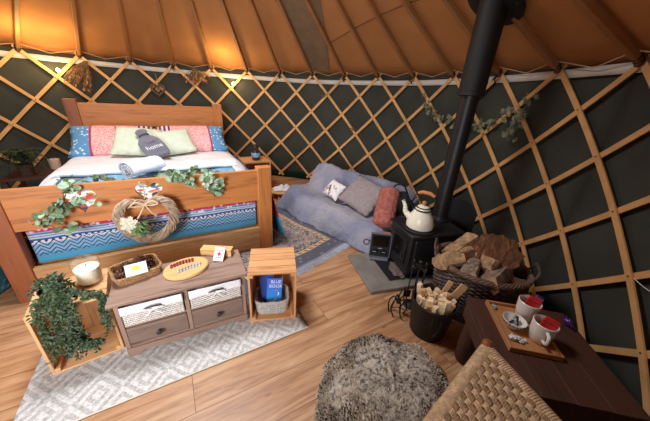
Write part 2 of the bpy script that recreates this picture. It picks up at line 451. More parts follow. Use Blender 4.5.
        if solid:
            md = o.modifiers.new('thickness', 'SOLIDIFY'); md.thickness = solid; md.offset = -1
        if bevel:
            md = o.modifiers.new('edge', 'BEVEL'); md.width = bevel; md.segments = seg; md.limit_method = 'ANGLE'; md.angle_limit = R_(40)
        if sub:
            md = o.modifiers.new('smooth', 'SUBSURF'); md.levels = sub; md.render_levels = sub
        return o

def tag(o, label, cat, group=None, kind=None):
    o['label'] = label
    if cat: o['category'] = cat
    if group: o['group'] = group
    if kind: o['kind'] = kind
    return o
def thing(name, label, cat, loc=(0, 0, 0), rz=0., group=None):
    o = bpy.data.objects.new(name, None); COL.objects.link(o); o.empty_display_size = .05
    o.location = loc; o.rotation_euler = (0, 0, R_(rz)); return tag(o, label, cat, group)
def struct(o, label=None):
    o['kind'] = 'structure'
    if label: o['label'] = label
    return o
def copy_tree(o, parent=None):
    c = o.copy(); COL.objects.link(c)
    if parent is not None: c.parent = parent
    for ch in list(o.children): copy_tree(ch, c)
    return c
def text(name, body, size, mat, parent, loc, rot, depth=.0006, align='CENTER'):
    cu = bpy.data.curves.new(name, 'FONT'); cu.body = body; cu.size = size; cu.extrude = depth; cu.align_x = align; cu.align_y = 'CENTER'
    t = bpy.data.objects.new(name, cu); COL.objects.link(t)
    dg = bpy.context.evaluated_depsgraph_get(); dg.update()
    me = bpy.data.meshes.new_from_object(t.evaluated_get(dg)); bpy.data.objects.remove(t)
    o = bpy.data.objects.new(name, me); COL.objects.link(o); me.materials.clear(); me.materials.append(mat)
    o.parent = parent; o.location = loc; o.rotation_euler = rot
    return o
def rot(x=0, y=0, z=0): return Matrix.Rotation(R_(z), 3, 'Z') @ Matrix.Rotation(R_(y), 3, 'Y') @ Matrix.Rotation(R_(x), 3, 'X')
def curve(pts, n=10):
    """Catmull-Rom through the points"""
    P = [Vector(p) for p in pts]; P = [P[0]*2-P[1]]+P+[P[-1]*2-P[-2]]; out = []
    for i in range(1, len(P)-2):
        for k in range(n):
            t = k/n; a, b, c, d = P[i-1:i+3]
            out.append(.5*((2*b)+(c-a)*t+(2*a-5*b+4*c-d)*t*t+(3*b-a-3*c+d)*t**3))
    out.append(P[-2]); return out
rnd = random.uniform

# ------------------------------------------------------------------ camera
cam = bpy.data.cameras.new('camera'); co = bpy.data.objects.new('camera', cam); COL.objects.link(co)
pt, rl = .4159, .0643
r0 = Vector((1, 0, 0)); u0 = Vector((0, sin(pt), cos(pt))); f0 = Vector((0, cos(pt), -sin(pt)))
r1 = cos(rl)*r0+sin(rl)*u0; u1 = -sin(rl)*r0+cos(rl)*u0
M = Matrix((r1, u1, -f0)).transposed().to_4x4(); M.translation = (0, 0, 1.35)
co.matrix_world = M
cam.sensor_width = 36; cam.lens = 261.5*36/650; cam.clip_start = .02
SC.camera = co

# ------------------------------------------------------------------ the yurt shell
CX, CY, RW = -1.118, 1.659, 2.743
TH0, DT, HT, DR = 2.5553, .18353, 1.611, .2534
SLOPE = math.tan(R_(30.5))
def cyl(th, r, z): return Vector((CX+r*cos(th), CY+r*sin(th), z))
struct(MB().prism([(CX+2.85*cos(2*pi*k/72), CY+2.85*sin(2*pi*k/72)) for k in range(72)], -.05, 0).build('floor', floor_mat(), smooth=False))
WR = 2.80
wl = MB().grid(lambda u, v: cyl(u*2*pi, WR+.006*sin(u*2*pi*17), v*1.66), 144, 8)
struct(wl.build('wall_round', wall_mat(), solid=.02))
# white webbing band along the top of the wall cloth
def bandz(a):
    ks = [(-40, 1.60), (4, 1.585), (13, 1.575), (40, 1.54), (73, 1.515), (110, 1.53), (140, 1.545), (200, 1.55), (320, 1.6)]
    for (a0, z0), (a1, z1) in zip(ks, ks[1:]):
        if a0 <= a <= a1: return z0+(z1-z0)*(a-a0)/(a1-a0)
    return 1.6
bd = MB().grid(lambda u, v: cyl(R_(-40+240*u), WR-.038, bandz(-40+240*u)-.028+.056*v), 120, 1)
struct(bd.build('trim_1', plain('white_webbing', (216, 208, 200), .8, .06), solid=.003))
# canvas roof
cv = MB().grid(lambda u, v: cyl(u*2*pi, (WR+.05)*(1-v)+.42*v, HT+.035+(RW-((WR+.05)*(1-v)+.42*v))*SLOPE+.012*sin(u*2*pi*34+1.2)*sin(pi*v)*.5), 204, 10)
CANVAS = canvas_mat()
struct(cv.build('ceiling', CANVAS, solid=.004))
# crown: ring with the clear dome daylight falls through
cr = MB().tube([cyl(2*pi*k/48, .45, HT+.03+(RW-.45)*SLOPE) for k in range(48)], .04, 10, closed=True)
struct(cr.build('trim_2', BEDW[0]))
# seams in the canvas
def roofp(th, r, d=.0): return cyl(th, r, HT+.032+(RW-r)*SLOPE-d)
sm = MB()
sp = [(66.5, 2.30), (62, 2.26), (51.5, 2.108), (40.2, 2.016), (31.3, 1.987), (24.5, 1.99)]
sm.tube([roofp(R_(a), r, .004) for a, r in sp], .006, 6)
struct(sm.build('trim_3', plain('canvas_seam', (120, 78, 46), .9, .1)))
pm = MB()
pts = [(75, 1.70), (57, 1.70), (62.8, 2.19), (67, 2.70), (72.5, 2.70), (73.6, 2.2)]
quad = [roofp(R_(a), r, .010) for a, r in pts]
pm.add(quad+[q-Vector((0, 0, .003)) for q in quad], [(0, 1, 2, 5), (5, 2, 3, 4), (11, 8, 7, 6), (10, 9, 8, 11)])
struct(pm.build('trim_4', plain('olive_canvas_patch', (140, 112, 84), .95, .08), smooth=False, fixn=False))

# trellis: one folding lattice bolted together, each slat a part
tr = thing('wall_trellis', 'pale ash lattice of crossed bolted slats standing round the whole wall', 'trellis', (CX, CY, 0))
def slat(k, sgn, r, w=.034, t=.009):
    m = MB(); N = 26; vs = []
    a0 = TH0-k*DT
    for i in range(N+1):
        q = i/N; row = -.12+q*6.3
        th = a0-sgn*row*.5*DT; z = HT-row*DR
        if z < .01: z = .01
        # direction along slat in (tangent, z)
        ta = Vector((-sin(th), cos(th), 0)); rd = Vector((cos(th), sin(th), 0))
        dv = ta*(-sgn*.5*DT*r)+Vector((0, 0, -DR)); dv.normalize(); sd = dv.cross(rd)
        p = Vector((r*cos(th), r*sin(th), z))
        for a, b in ((-1, -1), (1, -1), (1, 1), (-1, 1)): vs.append(p+sd*w/2*a+rd*t/2*b)
    fs = [(0, 1, 2, 3), tuple(N*4+i for i in (3, 2, 1, 0))]
    for i in range(N):
        for k2 in range(4): fs.append((i*4+k2, i*4+4+k2, i*4+4+(k2+1) % 4, i*4+(k2+1) % 4))
    return m.add(vs, fs)
for k in range(-5, 19):
    slat(k, 1, RW-.006).build('slat', SLAT, tr)
    slat(k, -1, RW+.006).build('slat', SLAT, tr)
bl = MB()
for k in range(-4, 17):
    for j in range(1, 6):
        th = TH0-(k+(j % 2)*.5)*DT; p = Vector(((RW-.012)*cos(th), (RW-.012)*sin(th), HT-j*DR))
        bl.ball(p, .0045, 6)
bl.build('bolt_heads', KNOB, tr)['kind'] = 'stuff'
# roof poles
ORD = ['first', 'second', 'third', 'fourth', 'fifth', 'sixth', 'seventh', 'eighth', 'ninth', 'tenth', 'eleventh', 'twelfth', 'thirteenth', 'fourteenth', 'fifteenth', 'sixteenth']
for k in range(0, 15):
    th = TH0-k*DT
    nm = 'wooden roof pole tied to the trellis, %s from the left of the photo' % ORD[k]
    t = thing('roof_pole', nm, 'roof pole', cyl(th, RW, HT), math.degrees(th), 'roof poles under the canvas')
    m = MB(); L0, L1 = .05, -2.25
    n = 12; vs = []
    for i in range(n+1):
        x = L0+(L1-L0)*i/n; z = -x*SLOPE
        hw = .018 if i else .013
        for a, b in ((-1, -1), (1, -1), (1, 1), (-1, 1)): vs.append((x+b*hw*.5, a*hw, z+b*hw-.012))
    fs = [(0, 1, 2, 3), tuple(n*4+i for i in (3, 2, 1, 0))]
    for i in range(n):
        for q in range(4): fs.append((i*4+q, i*4+4+q, i*4+4+(q+1) % 4, i*4+(q+1) % 4))
    m.add(vs, fs).build('shaft', POLE, t, bevel=.005)
    m = MB()
    for q in range(3):
        m.tube([(-.02-.012*q+.004*sin(a), .022*cos(a), .012*q-.004+.024*sin(a)) for a in [2*pi*j/14 for j in range(14)]], .0035, 6, closed=True)
    if k in (3, 6, 8, 10, 12):
        m.tube(curve([(-.03, .0, -.02), (-.045, .01, -.05), (-.04, -.01, -.085)], 5), [.009]*5+[.006]*6, 6)
        m.tube(curve([(-.03, .0, -.02), (-.035, .03, -.04), (-.04, .035, -.06)], 5), [.008]*5+[.005]*6, 6)
    m.build('cord_tie', TIE, t)
# thin cord zigzagging between pole feet
cd = []
for k in range(-1, 16):
    cd.append(cyl(TH0-k*DT, RW-.06, HT+.045)); cd.append(cyl(TH0-(k+.5)*DT, RW-.02, HT-.012))
tag(MB().tube(cd, .0032, 6).build('eaves_cord', CORD), 'thin pale cord zigzagging from pole foot to pole foot under the roof edge', 'cord')
tag(MB().tube(curve([cyl(R_(-12.1), 2.722, .613), cyl(R_(-13.5), 2.715, .612), cyl(R_(-15.2), 2.715, .618), cyl(R_(-19), 2.715, .64)], 6), .0018, 6).build('loose_cord', plain('white_cord', (226, 222, 214), .7, .03)), 'thin white cord hanging on the trellis at the right edge', 'cord')

# ------------------------------------------------------------------ things on the wall
def wallthing(name, label, cat, deg, z, r=RW-.03, group=None):
    """local x points into the yurt, y along the wall (to the left seen from inside), z up"""
    p = cyl(R_(deg), r, z); return thing(name, label, cat, p, deg+180, group)
def dried(name, label, deg, z, spread, L, ang=0.):
    t = wallthing(name, label, 'dried flowers', deg, z)
    s = MB(); f = MB(); g = MB()
    for i in range(46):
        a = ang+rnd(-spread, spread); d = Vector((rnd(.02, .35), sin(a), -cos(a))).normalized(); l = L*rnd(.6, 1.)
        p0 = Vector((.02, rnd(-.02, .02), 0)); p1 = p0+d*l*.6; p2 = p1+(d+Vector((0, 0, -.35))).normalized()*l*.4
        s.tube([p0, p1, p2], .0022, 4)
        for q in range(5):
            u = rnd(.3, 1.); pp = p0.lerp(p2, u); dd = (d+Vector((rnd(-.6, .6), rnd(-.6, .6), rnd(-.6, .3))))
            (f if i % 3 else g).leaf(pp, dd, (1, .2, .1), rnd(.025, .05), rnd(.007, .014))
        if i % 3 == 0: g.ball(p2, rnd(.006, .011), 6, (1, 1, 1.4))
    s.build('stem', STEM, t); f.build('foliage', DRY, t, fixn=False); o = g.build('petals', DRYP, t, fixn=False); o['kind'] = 'stuff'
    return t
dried('dried_flower_bunch', 'large brown dried flower bunch hanging under the roof left of the bed headboard', 134.8, 1.555, .55, .36, -.55)
dried('dried_flower_bunch', 'smaller fan of dried flowers on the trellis above the right of the headboard', 109., 1.585, 1.15, .22, .15)
# wicker heart
def heartpts(s, n=40):
    return [(s*16*sin(a)**3/17., s*(13*cos(a)-5*cos(2*a)-2*cos(3*a)-cos(4*a))/17.) for a in [2*pi*k/n for k in range(n)]]
def fatheart(s, n=40):
    out = []
    for k in range(n):
        a = 2*pi*k/n-pi/2; r = 1-.40*max(0, cos(a-pi/2))**7+.14*max(0, cos(a+pi/2))**4
        out.append((s*1.10*cos(a)*r, s*1.04*sin(a)*r))
    return out
def twig_heart(parent, s, strands, rr, tw, mat, nm, seed=1, flat=False):
    m = MB(); random.seed(seed); n = 90; base = fatheart(s, n) if flat else heartpts(s, n)
    for q in range(strands):
        ph = rnd(0, 2*pi); fr = random.choice([3, 4, 5, 4]); am = tw*rnd(.55, 1.)
        pts = []
        for i, (x, y) in enumerate(base):
            a = 2*pi*i/n*fr+ph; L = math.hypot(x, y)+1e-6
            pts.append((sin(a)*am*.6, x*(1+cos(a)*am/L), y*(1+cos(a)*am/L)))
        m.tube(pts, rr*rnd(.8, 1.2), 5, closed=True)
    return m.build(nm, mat, parent)
t = wallthing('hanging_heart', 'small brown wicker heart hanging on the trellis above the headboard', 'heart decoration', 119.8, 1.28, RW-.04)
twig_heart(t, .085, 12, .004, .013, plain('brown_twig', (110, 84, 66), .8, .2), 'twisted_frame')
m = MB().tube([(0, 0, .02), (.005, .01, .08), (0, 0, .2)], .002, 5); m.build('hanging_string', CORD, t)
m = MB()
for i in range(3): m.tube([(.0, y*(.035-.01*i), z*(.035-.01*i)) for y, z in heartpts(1., 24)], .004, 5, closed=True)
m.build('inner_scroll', plain('pale_twig', (156, 128, 104), .8, .2), t)
# fairy light bulbs
for deg, z, lb in ((140.8, 1.43, 'glowing warm fairy light on the trellis above the left bedside, leftmost of two'), (98.1, 1.42, 'glowing warm fairy light on the trellis right of the headboard')):
    t = wallthing('fairy_light', lb, 'light', deg, z, RW-.05)
    MB().ball((0, 0, 0), .017, 12, (1, 1, 1.2)).build('bulb', BULB, t)
    MB().lathe([(.006, .012), (.006, .03), (.003, .032)], n=10).tube(curve([(0, 0, .03), (.0, .04, .09), (0, .0, .15)], 6), .0018, 5).build('socket_and_wire', TIE, t)
    ld = bpy.data.lights.new('fairy_lamp', 'POINT'); ld.energy = 3.; ld.color = (1, .66, .30); ld.shadow_soft_size = .02
    lo = bpy.data.objects.new('fairy_lamp', ld); COL.objects.link(lo); lo.location = cyl(R_(deg), RW-.10, z+.02)
# ivy garland
iv = thing('ivy_garland', 'faded ivy garland woven through the trellis on both sides of the flue pipe', 'garland')
s = MB(); f = MB(); random.seed(3)
path = [cyl(R_(a), RW-.03, z) for a, z in ((38.5, 1.44), (36.5, 1.35), (34, 1.24), (31.5, 1.19), (28, 1.17), (25, 1.16), (21, 1.18), (18, 1.24), (15, 1.28), (13.3, 1.30), (12.6, 1.42))]
cp = curve(path, 8); s.tube(cp, .003, 5)
br2 = curve([cyl(R_(13.3), RW-.03, 1.3), cyl(R_(13), RW-.03, 1.2), cyl(R_(14), RW-.05, 1.1)], 6); s.tube(br2, .0025, 5)
for P, N in ((cp, 70), (br2, 14)):
    for i in range(N):
        p = random.choice(P)+Vector((rnd(-.035, .035), rnd(-.035, .035), rnd(-.05, .05)))
        d = Vector((rnd(-1, .2), rnd(-1, 1), rnd(-1, .5)))
        for q in (-.8, 0, .8):
            dd = Matrix.Rotation(q, 3, Vector((1, .3, 0)).normalized()) @ d; f.leaf(p, dd, (-1, -.4, .3), .044, .030)
s.build('vine', STEM, iv); f.build('foliage', IVY, iv, fixn=False)
for deg, z, lb in ((68.4, 1.347, 'small curled brown leaf caught on the trellis high above the sofa'), (57.5, .93, 'small curled brown leaf on the trellis low above the sofa back')):
    t = wallthing('dried_leaf', lb, 'leaf', deg, z)
    m = MB()
    for i in range(7): m.leaf((0, rnd(-.02, .02), rnd(-.01, .01)), (rnd(.1, .4), rnd(-1, 1), rnd(-.4, .3)), (1, 0, .4), .05, .018)
    m.build('curled_blades', DRY, t, fixn=False)

# ------------------------------------------------------------------ bed
BO = (-.468, 2.113, 0); BY = 30.75
BW, BL = 1.69, 2.235
bed = thing('bed', 'chunky orange pine double bed with heart cut-outs in the footboard', 'bed', BO, BY)
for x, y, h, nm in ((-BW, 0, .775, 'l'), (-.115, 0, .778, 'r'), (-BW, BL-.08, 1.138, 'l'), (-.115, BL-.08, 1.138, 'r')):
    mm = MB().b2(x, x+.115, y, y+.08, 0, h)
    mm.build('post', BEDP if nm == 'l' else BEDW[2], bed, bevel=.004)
def P2M(ox, oy, oz): # local xy polygon -> bed x,z plane, extruded along y
    return Matrix(((1, 0, 0, ox), (0, 0, 1, oy), (0, 1, 0, oz), (0, 0, 0, 1)))
hol = []
for hx, hz, hs in ((-1.235, .655, .086), (-.87, .665, .084), (-.455, .655, .084)):
    hol.append([(hx+a, hz+b*1.05) for a, b in heartpts(hs, 36)])
MB().prism([(-BW+.115, .496), (-.115, .496), (-.115, .755), (-BW+.115, .755)], 0, .034, P2M(0, .012, 0), hol).build('footboard_panel', BEDW[0], bed, smooth=False)
MB().b2(-BW+.115, -.115, .012, .046, .02, .232).build('foot_rail', BEDR, bed, bevel=.003)
MB().b2(-BW+.115, -.115, BL-.06, BL-.025, .835, 1.10).build('headboard_panel', BEDW[0], bed, bevel=.003)
MB().b2(-BW+.115, -.115, BL-.06, BL-.025, .14, .36).build('head_rail', BEDW[0], bed, bevel=.003)
for x in (-BW+.03, -.065):
    MB().b2(x, x+.034, .08, BL-.08, .14, .34).build('side_rail', BEDW[1], bed, bevel=.003)
MB().b2(-BW+.066, -.066, .09, BL-.09, .2, .235).build('slat_base', BEDW[1], bed)
# mattress
mt = thing('mattress', 'white mattress lying in the pine bed under the patterned duvet', 'mattress', BO, BY)
MB().b2(-BW+.12, -.12, .12, BL-.09, .237, .55).build('cushion_body', WHITE, mt, bevel=.03, seg=4)
# bottom sheet top with turned-back white band, then duvet
du = thing('duvet', 'blue bohemian printed duvet spread over the bed and hanging at the foot', 'duvet', BO, BY)
def duv(u, v):
    # v: 0 = foot hem, up the drop, then along the bed; u across
    s_ = v*1.26
    x = -1.555+1.43*u
    if s_ < .32: y, z = .066, .237+s_
    else:
        q = min(1, (s_-.32)/.08); a = q*pi/2
        if q < 1: y = .066+.05*(1-cos(a)); z = .557+.05*sin(a)
        else: y = .116+(s_-.40); z = .607
    e = min(u, 1-u)*1.43
    if s_ > .3:
        z += .022*noise.noise(Vector((x*3, y*3, 0)))+.012*noise.noise(Vector((x*9, y*7, 3)))
        z -= .05*max(0, 1-e/.09)**2
    else: y += .006*noise.noise(Vector((x*8, z*6, 1)))+.004
    return (x, y, z)
m = MB().grid(duv, 90, 110, lambda u, v: (u*1.43, v*1.26))
m.build('printed_cover', DUVET, du, solid=.012)
for side, x0, sg in (('right', -.128, 1), ('left', -1.553, -1)):
    def drp(u, v, x0=x0, sg=sg):
        y = .10+u*1.48; 
        a = min(1, v/.25)*pi/2
        if v < .25: x = x0+sg*(.155*sin(a)); z = .555-.06*(1-cos(a))
        else: x = x0+sg*(.155+.02*noise.noise(Vector((y*7, 0, sg)))*((v-.25)*2)+(.03+.13*max(0, 1-u/.4))*(v-.25)); z = .495-(v-.25)/.75*.46; y -= .05*max(0, 1-u/.3)*(v-.25)
        return (x, y, z+.01*noise.noise(Vector((y*5, v*3, 2))))
    MB().grid(drp, 60, 24, lambda u, v: (u*1.45, .6-v*.6)).build('side_drop', DUVS, du, solid=.01)
# white turned-back sheet (a sheet of its own)
def shf(u, v):
    y = .70+1.28*v; x = -1.665+1.65*u
    e = min(u, 1-u)*1.65
    z = .632+.016*sin(pi*min(1, v*3))-.10*max(0, 1-e/.14)**2+.014*noise.noise(Vector((x*5, y*6, 5)))
    if y < .81 and e > .1: z += .012
    return (x, y, z)
m = MB().grid(shf, 60, 40)
for x0_, x1_ in ((-1.665, -1.50), (-.18, -.015)):
    def shs(u, v, x0_=x0_, x1_=x1_):
        x = x0_+(x1_-x0_)*u; y = .12+.80*v; q = (1-u) if x0_ < -1 else u
        return (x, y, .628-.10*q**2+.01*noise.noise(Vector((x*6, y*5, 8))))
    m.grid(shs, 8, 24)
def shf2(u, v): # left side fold running to the foot
    y = .95+.75*v; x = -1.66+.16*u+.10*(1-v)*u; z = .575-.09*(1-u)**2+.01*noise.noise(Vector((x*6, y*5, 8)))
    return (x, y, z)
tag(m.build('white_sheet', WHITE, None, solid=.022), 'white sheet folded back across the bed in front of the pillows', 'sheet')
bpy.data.objects['white_sheet'].location = BO; bpy.data.objects['white_sheet'].rotation_euler = (0, 0, R_(BY))
for nm, xx, sg in (('a', -1.655, -1), ('b', -.035, 1)):
    pass
def cushion(name, label, cat, w, h, th, mat, loc, rz, tilt, roll=0., group=None, parent=None, fl=.9, puff=.45):
    """upright cushion: local x width, z height, y thickness"""
    o = None; m = MB(); N = 18
    def prof(u, v):
        a = max(0, 1-abs(2*u-1)**2.6); b = max(0, 1-abs(2*v-1)**2.6); return th/2*(a*b)**puff
    def pinch(u, v):
        cu = (abs(2*u-1)*abs(2*v-1))**3
        ex = 1-.05*(1-abs(2*u-1)**2)*abs(2*v-1); ez = 1-.05*(1-abs(2*v-1)**2)*abs(2*u-1)
        return (u-.5)*w*ez, (v-.5)*h*ex+h/2
    for sg in (1, -1):
        def fn(u, v, sg=sg):
            x, z = pinch(u, v); return (x, sg*(prof(u, v)+.004*noise.noise(Vector((x*14, z*14, sg)))), z)
        m.grid(fn, N, N)
    o = m.build(name, mat, parent)
    import bmesh
    bm = bmesh.new(); bm.from_mesh(o.data); bmesh.ops.remove_doubles(bm, verts=bm.verts, dist=.0015); bmesh.ops.recalc_face_normals(bm, faces=bm.faces); bm.to_mesh(o.data); bm.free()
    for p in o.data.polygons: p.use_smooth = True
    o.location = loc; o.rotation_mode = 'XYZ'
    o.rotation_euler = (Matrix.Rotation(R_(rz), 3, 'Z') @ Matrix.Rotation(R_(tilt), 3, 'X') @ Matrix.Rotation(R_(roll), 3, 'Y')).to_euler()
    return tag(o, label, cat, group) if parent is None else o
def bedp(x, y, z):
    a = R_(BY); return (BO[0]+x*cos(a)-y*sin(a), BO[1]+x*sin(a)+y*cos(a), z)
p1 = cushion('patterned_pillow', 'pink and blue patterned pillow against the left of the headboard', 'pillow', .76, .42, .16, PILL, bedp(-1.225, 1.42, .63), BY+180, 52, group='patterned pillows on the bed')
p2 = cushion('patterned_pillow', 'pink and blue patterned pillow against the right of the headboard', 'pillow', .76, .42, .16, PILL, bedp(-.455, 1.42, .63), BY, -52, group='patterned pillows on the bed')
cushion('sage_cushion', 'larger plain sage green cushion left of the hot water bottle', 'cushion', .43, .38, .13, SAGE, bedp(-1.04, 1.25, .66), BY-4, -52, 6, group='sage cushions')
cushion('sage_cushion', 'plain sage green cushion right of the hot water bottle', 'cushion', .39, .34, .13, SAGE, bedp(-.63, 1.24, .66), BY+3, -52, -9, group='sage cushions')
hb = thing('hot_water_bottle', 'grey plush hot water bottle with white lettering leaning on the sage cushions', 'hot water bottle', bedp(-.80, 1.06, .68), BY)
hb.scale = (1.1, 1.1, 1.25)
hb.rotation_euler = (Matrix.Rotation(R_(BY), 3, 'Z') @ Matrix.Rotation(R_(-54), 3, 'X') @ Matrix.Rotation(R_(-24), 3, 'Y')).to_euler()
m = MB(); prof = [(0, .0), (.085, .0), (.10, .03), (.104, .12), (.095, .185), (.065, .225), (.036, .245), (.036, .265), (.05, .285), (.052, .305), (.03, .325), (0, .33)]
m.lathe(prof, n=24, sx=1., sy=.28); m.build('plush_body', BOTWB, hb)
m = MB().tube([(.04*cos(a), .018*sin(a), .255) for a in [2*pi*k/16 for k in range(16)]], .007, 6, closed=True); m.build('neck_band', plain('dark_grey_plush', (78, 76, 90), .95, .1), hb)
text('lettering', 'home', .062, WHITE, hb, (0, -.031, .09), (R_(88), 0, 0))
text('small_lettering', 'LOVE', .03, plain('mauve_thread', (126, 78, 92), .8, .05), hb, (0, -.0335, .14), (R_(88), 0, 0))
# rolled towel
tw = thing('rolled_towel', 'white towel loosely rolled on the duvet behind the heart wreath', 'towel', bedp(-.93, .56, .71), BY+40); tw.scale = (.85, .9, .95)
m = MB()
sp_ = []
for i in range(46):
    a = i/46*5.2*pi; r = .022+.075*i/46; sp_.append((r*cos(a)*1.15, r*sin(a)*.85))
def tf(u, v):
    i = min(45, int(u*45)); x, z = sp_[i]
    q = 1+.05*noise.noise(Vector((v*4, x*9, z*9)))
    return (x*q, (v-.5)*.34, z*q)
m.grid(lambda u, v: (lambda p: (p[1], p[0], p[2]))(tf(u, v)), 45, 14); m.build('rolled_cloth', TOWEL, tw, solid=.016, sub=1)

# duvet: nothing else; garland of eucalyptus over the footboard
def garland(name, label, strands, leafmats, N, size, seed, round_=False):
    random.seed(seed); t = thing(name, label, 'garland', BO, BY); s = MB(); fs = [MB() for _ in leafmats]
    for st in strands:
        cp = curve(st, 8); s.tube(cp, .0028, 5)
        for i in range(int(N*len(cp)/40)):
            p = random.choice(cp)+Vector((rnd(-.02, .02), rnd(-.01, .01), rnd(-.015, .015)))
            d = Vector((rnd(-1, 1), rnd(-.9, .3), rnd(-.7, .8)))
            L = size*rnd(.7, 1.2); k = i % len(fs)
            # round eucalyptus leaf
            d.normalize(); up = Vector((rnd(-.4, .4), -1, rnd(0, 1.2))); sd = d.cross(up).normalized(); nn = sd.cross(d)
            vs = [p+d*L*.5]+[p+d*L*(.5-.5*cos(a))+sd*L*.4*sin(a)+nn*L*.1*abs(sin(a)) for a in [2*pi*j/10 for j in range(10)]]
            fs[k].add(vs, [(0, j+1, (j+1) % 10+1) for j in range(10)])
    s.build('vine', STEM, t)
    for f_, mm in zip(fs, leafmats): f_.build('foliage', mm, t, fixn=False)
    return t
garland('eucalyptus_garland', 'eucalyptus garland trailing over the left half of the footboard', [
    [(-1.36, -.035, .53), (-1.34, -.03, .60), (-1.30, -.03, .68), (-1.25, -.02, .765), (-1.18, .10, .775), (-1.10, .25, .69), (-1.02, .30, .66)],
    [(-1.25, -.02, .765), (-1.30, .1, .775), (-1.2, .28, .68)],
    [(-1.24, -.03, .70), (-1.30, -.045, .64), (-1.40, -.045, .60), (-1.47, -.04, .55)],
    [(-1.30, -.035, .66), (-1.22, -.04, .67), (-1.16, -.04, .65)],
    [(-1.42, -.04, .56), (-1.36, -.04, .50), (-1.28, -.04, .50)]], [EUC, EUC2], 26, .045, 5)
garland('eucalyptus_garland', 'eucalyptus garland lying behind the right half of the footboard', [
    [(-.84, .14, .70), (-.76, .06, .75), (-.66, .0, .775), (-.58, .02, .78), (-.50, -.02, .765), (-.49, -.035, .70)],
    [(-.58, .10, .77), (-.50, .2, .72), (-.40, .14, .71), (-.34, .1, .70)],
    [(-.80, .1, .73), (-.72, .0, .79), (-.64, -.02, .74), (-.60, -.03, .71)],
    [(-.46, .02, .60), (-.43, -.03, .66), (-.42, -.03, .70)]], [EUC, EUC2], 44, .048, 9)

# wreath on the footboard
wr = thing('heart_wreath', 'large twisted willow heart wreath hanging on the front of the footboard', 'wreath', bedp(-.905, -.055, .512), BY+270)
twig_heart(wr, .145, 30, .0042, .033, WILLOW, 'willow_frame', seed=4, flat=True)
m = MB(); m.tube(curve([(-.0, .005, .13), (-.012, .012, .20), (.0, .0, .245), (.045, .0, .255)], 6), .004, 6)
for a in (-.9, .9):
    m.tube(curve([(.03, 0, .10), (.045, .05*a, .125), (.04, .085*a, .10), (.035, .04*a, .09), (.03, 0, .10)], 6), .005, 6)
    m.tube(curve([(.03, 0, .10), (.042, .03*a, .05), (.04, .06*a, .01)], 6), .005, 6)
m.build('string_bow', plain('jute_string', (222, 186, 150), .85, .1), wr)
m = MB(); random.seed(11)
for i in range(16):
    a = 2.4*i; r = .008*math.sqrt(i); c = Vector((.035, -.105+r*cos(a)*1.6, -.02+r*sin(a)*1.6))
    for q in range(6):
        m.leaf(c, (.5, cos(q*1.05+a), sin(q*1.05+a)), (1, 0, 0), .02, .016)
m.build('cream_flowers', ROSEP, wr, fixn=False)
m = MB()
for i in range(22):
    m.leaf((.03, -.07+rnd(-.03, .04), -.055+rnd(-.03, .03)), (rnd(.1, .6), rnd(-.3, 1), rnd(-1, .3)), (1, 0, 0), rnd(.04, .07), rnd(.018, .03))
m.build('green_leaves', plain('wreath_leaf', (96, 128, 66), .6, .25, 30.), wr, fixn=False)
def cone_mesh(m, c, r, L, ax, seed=0):
    ax = Vector(ax).normalized(); up = Vector((0, 0, 1)) if abs(ax.z) < .8 else Vector((1, 0, 0)); a = ax.cross(up).normalized(); b = ax.cross(a)
    m.ball(c, r*.6, 8, (1, 1, 1))
    for i in range(34):
        t_ = i/34; ang = i*2.4; rr = r*math.sqrt(max(0, 1-(2*t_-.85)**2))*.95+.002
        d = (a*cos(ang)+b*sin(ang)); p = Vector(c)+ax*L*(t_-.5)+d*rr*.35
        m.leaf(p, d+ax*(t_*.9-.1), ax, rr*.85+.004, r*.55, -.1)
m = MB(); cone_mesh(m, (.035, .0, -.085), .022, .05, (0, -1, .2)); m.build('pine_cone', CONE, wr, fixn=False)

# left bedside: shelf, candle, fern
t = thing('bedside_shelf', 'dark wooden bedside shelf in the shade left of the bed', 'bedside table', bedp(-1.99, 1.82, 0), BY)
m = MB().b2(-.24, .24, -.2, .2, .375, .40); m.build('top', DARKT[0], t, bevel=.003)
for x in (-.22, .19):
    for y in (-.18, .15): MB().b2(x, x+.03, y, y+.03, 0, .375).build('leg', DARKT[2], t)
t = thing('candle', 'cream pillar candle on the dark shelf left of the bed', 'candle', bedp(-1.88, 1.98, .40)); t.scale = (1.25, 1.25, 1.25)
MB().lathe([(.038, 0), (.04, .004), (.04, .085), (.03, .088), (0, .084)], n=24).build('wax_pillar', plain('pink_wax', (214, 176, 150), .5, .03), t)
MB().tube([(0, 0, .08), (.001, 0, .1)], .002, 5).build('wick', TIE, t)
fn_ = thing('potted_fern', 'dark feathery potted fern left of the candle by the wall', 'plant', bedp(-2.05, 1.76, .40)); fn_.scale = (1.15, 1.15, 1.7)
MB().lathe([(.045, 0), (.06, .07), (.055, .07), (.04, .01)], n=20).build('pot', plain('brown_pot', (72, 48, 36), .8, .1), fn_)
m = MB(); random.seed(21)
for i in range(60):
    a = rnd(0, 2*pi); d = Vector((cos(a), sin(a), 0)); L = rnd(.05, .17)
    P = curve([(0, 0, .06), d*L*.4+Vector((0, 0, .15)), d*L+Vector((0, 0, rnd(.02, .16)))], 8); m.tube(P, .0015, 4)
    for j in range(3, len(P)):
        for sg in (-1, 1):
            m.leaf(P[j], d.cross(Vector((0, 0, 1)))*sg+d*.4, (0, 0, 1), .035, .01)
m.build('fronds', FERN, fn_, fixn=False)
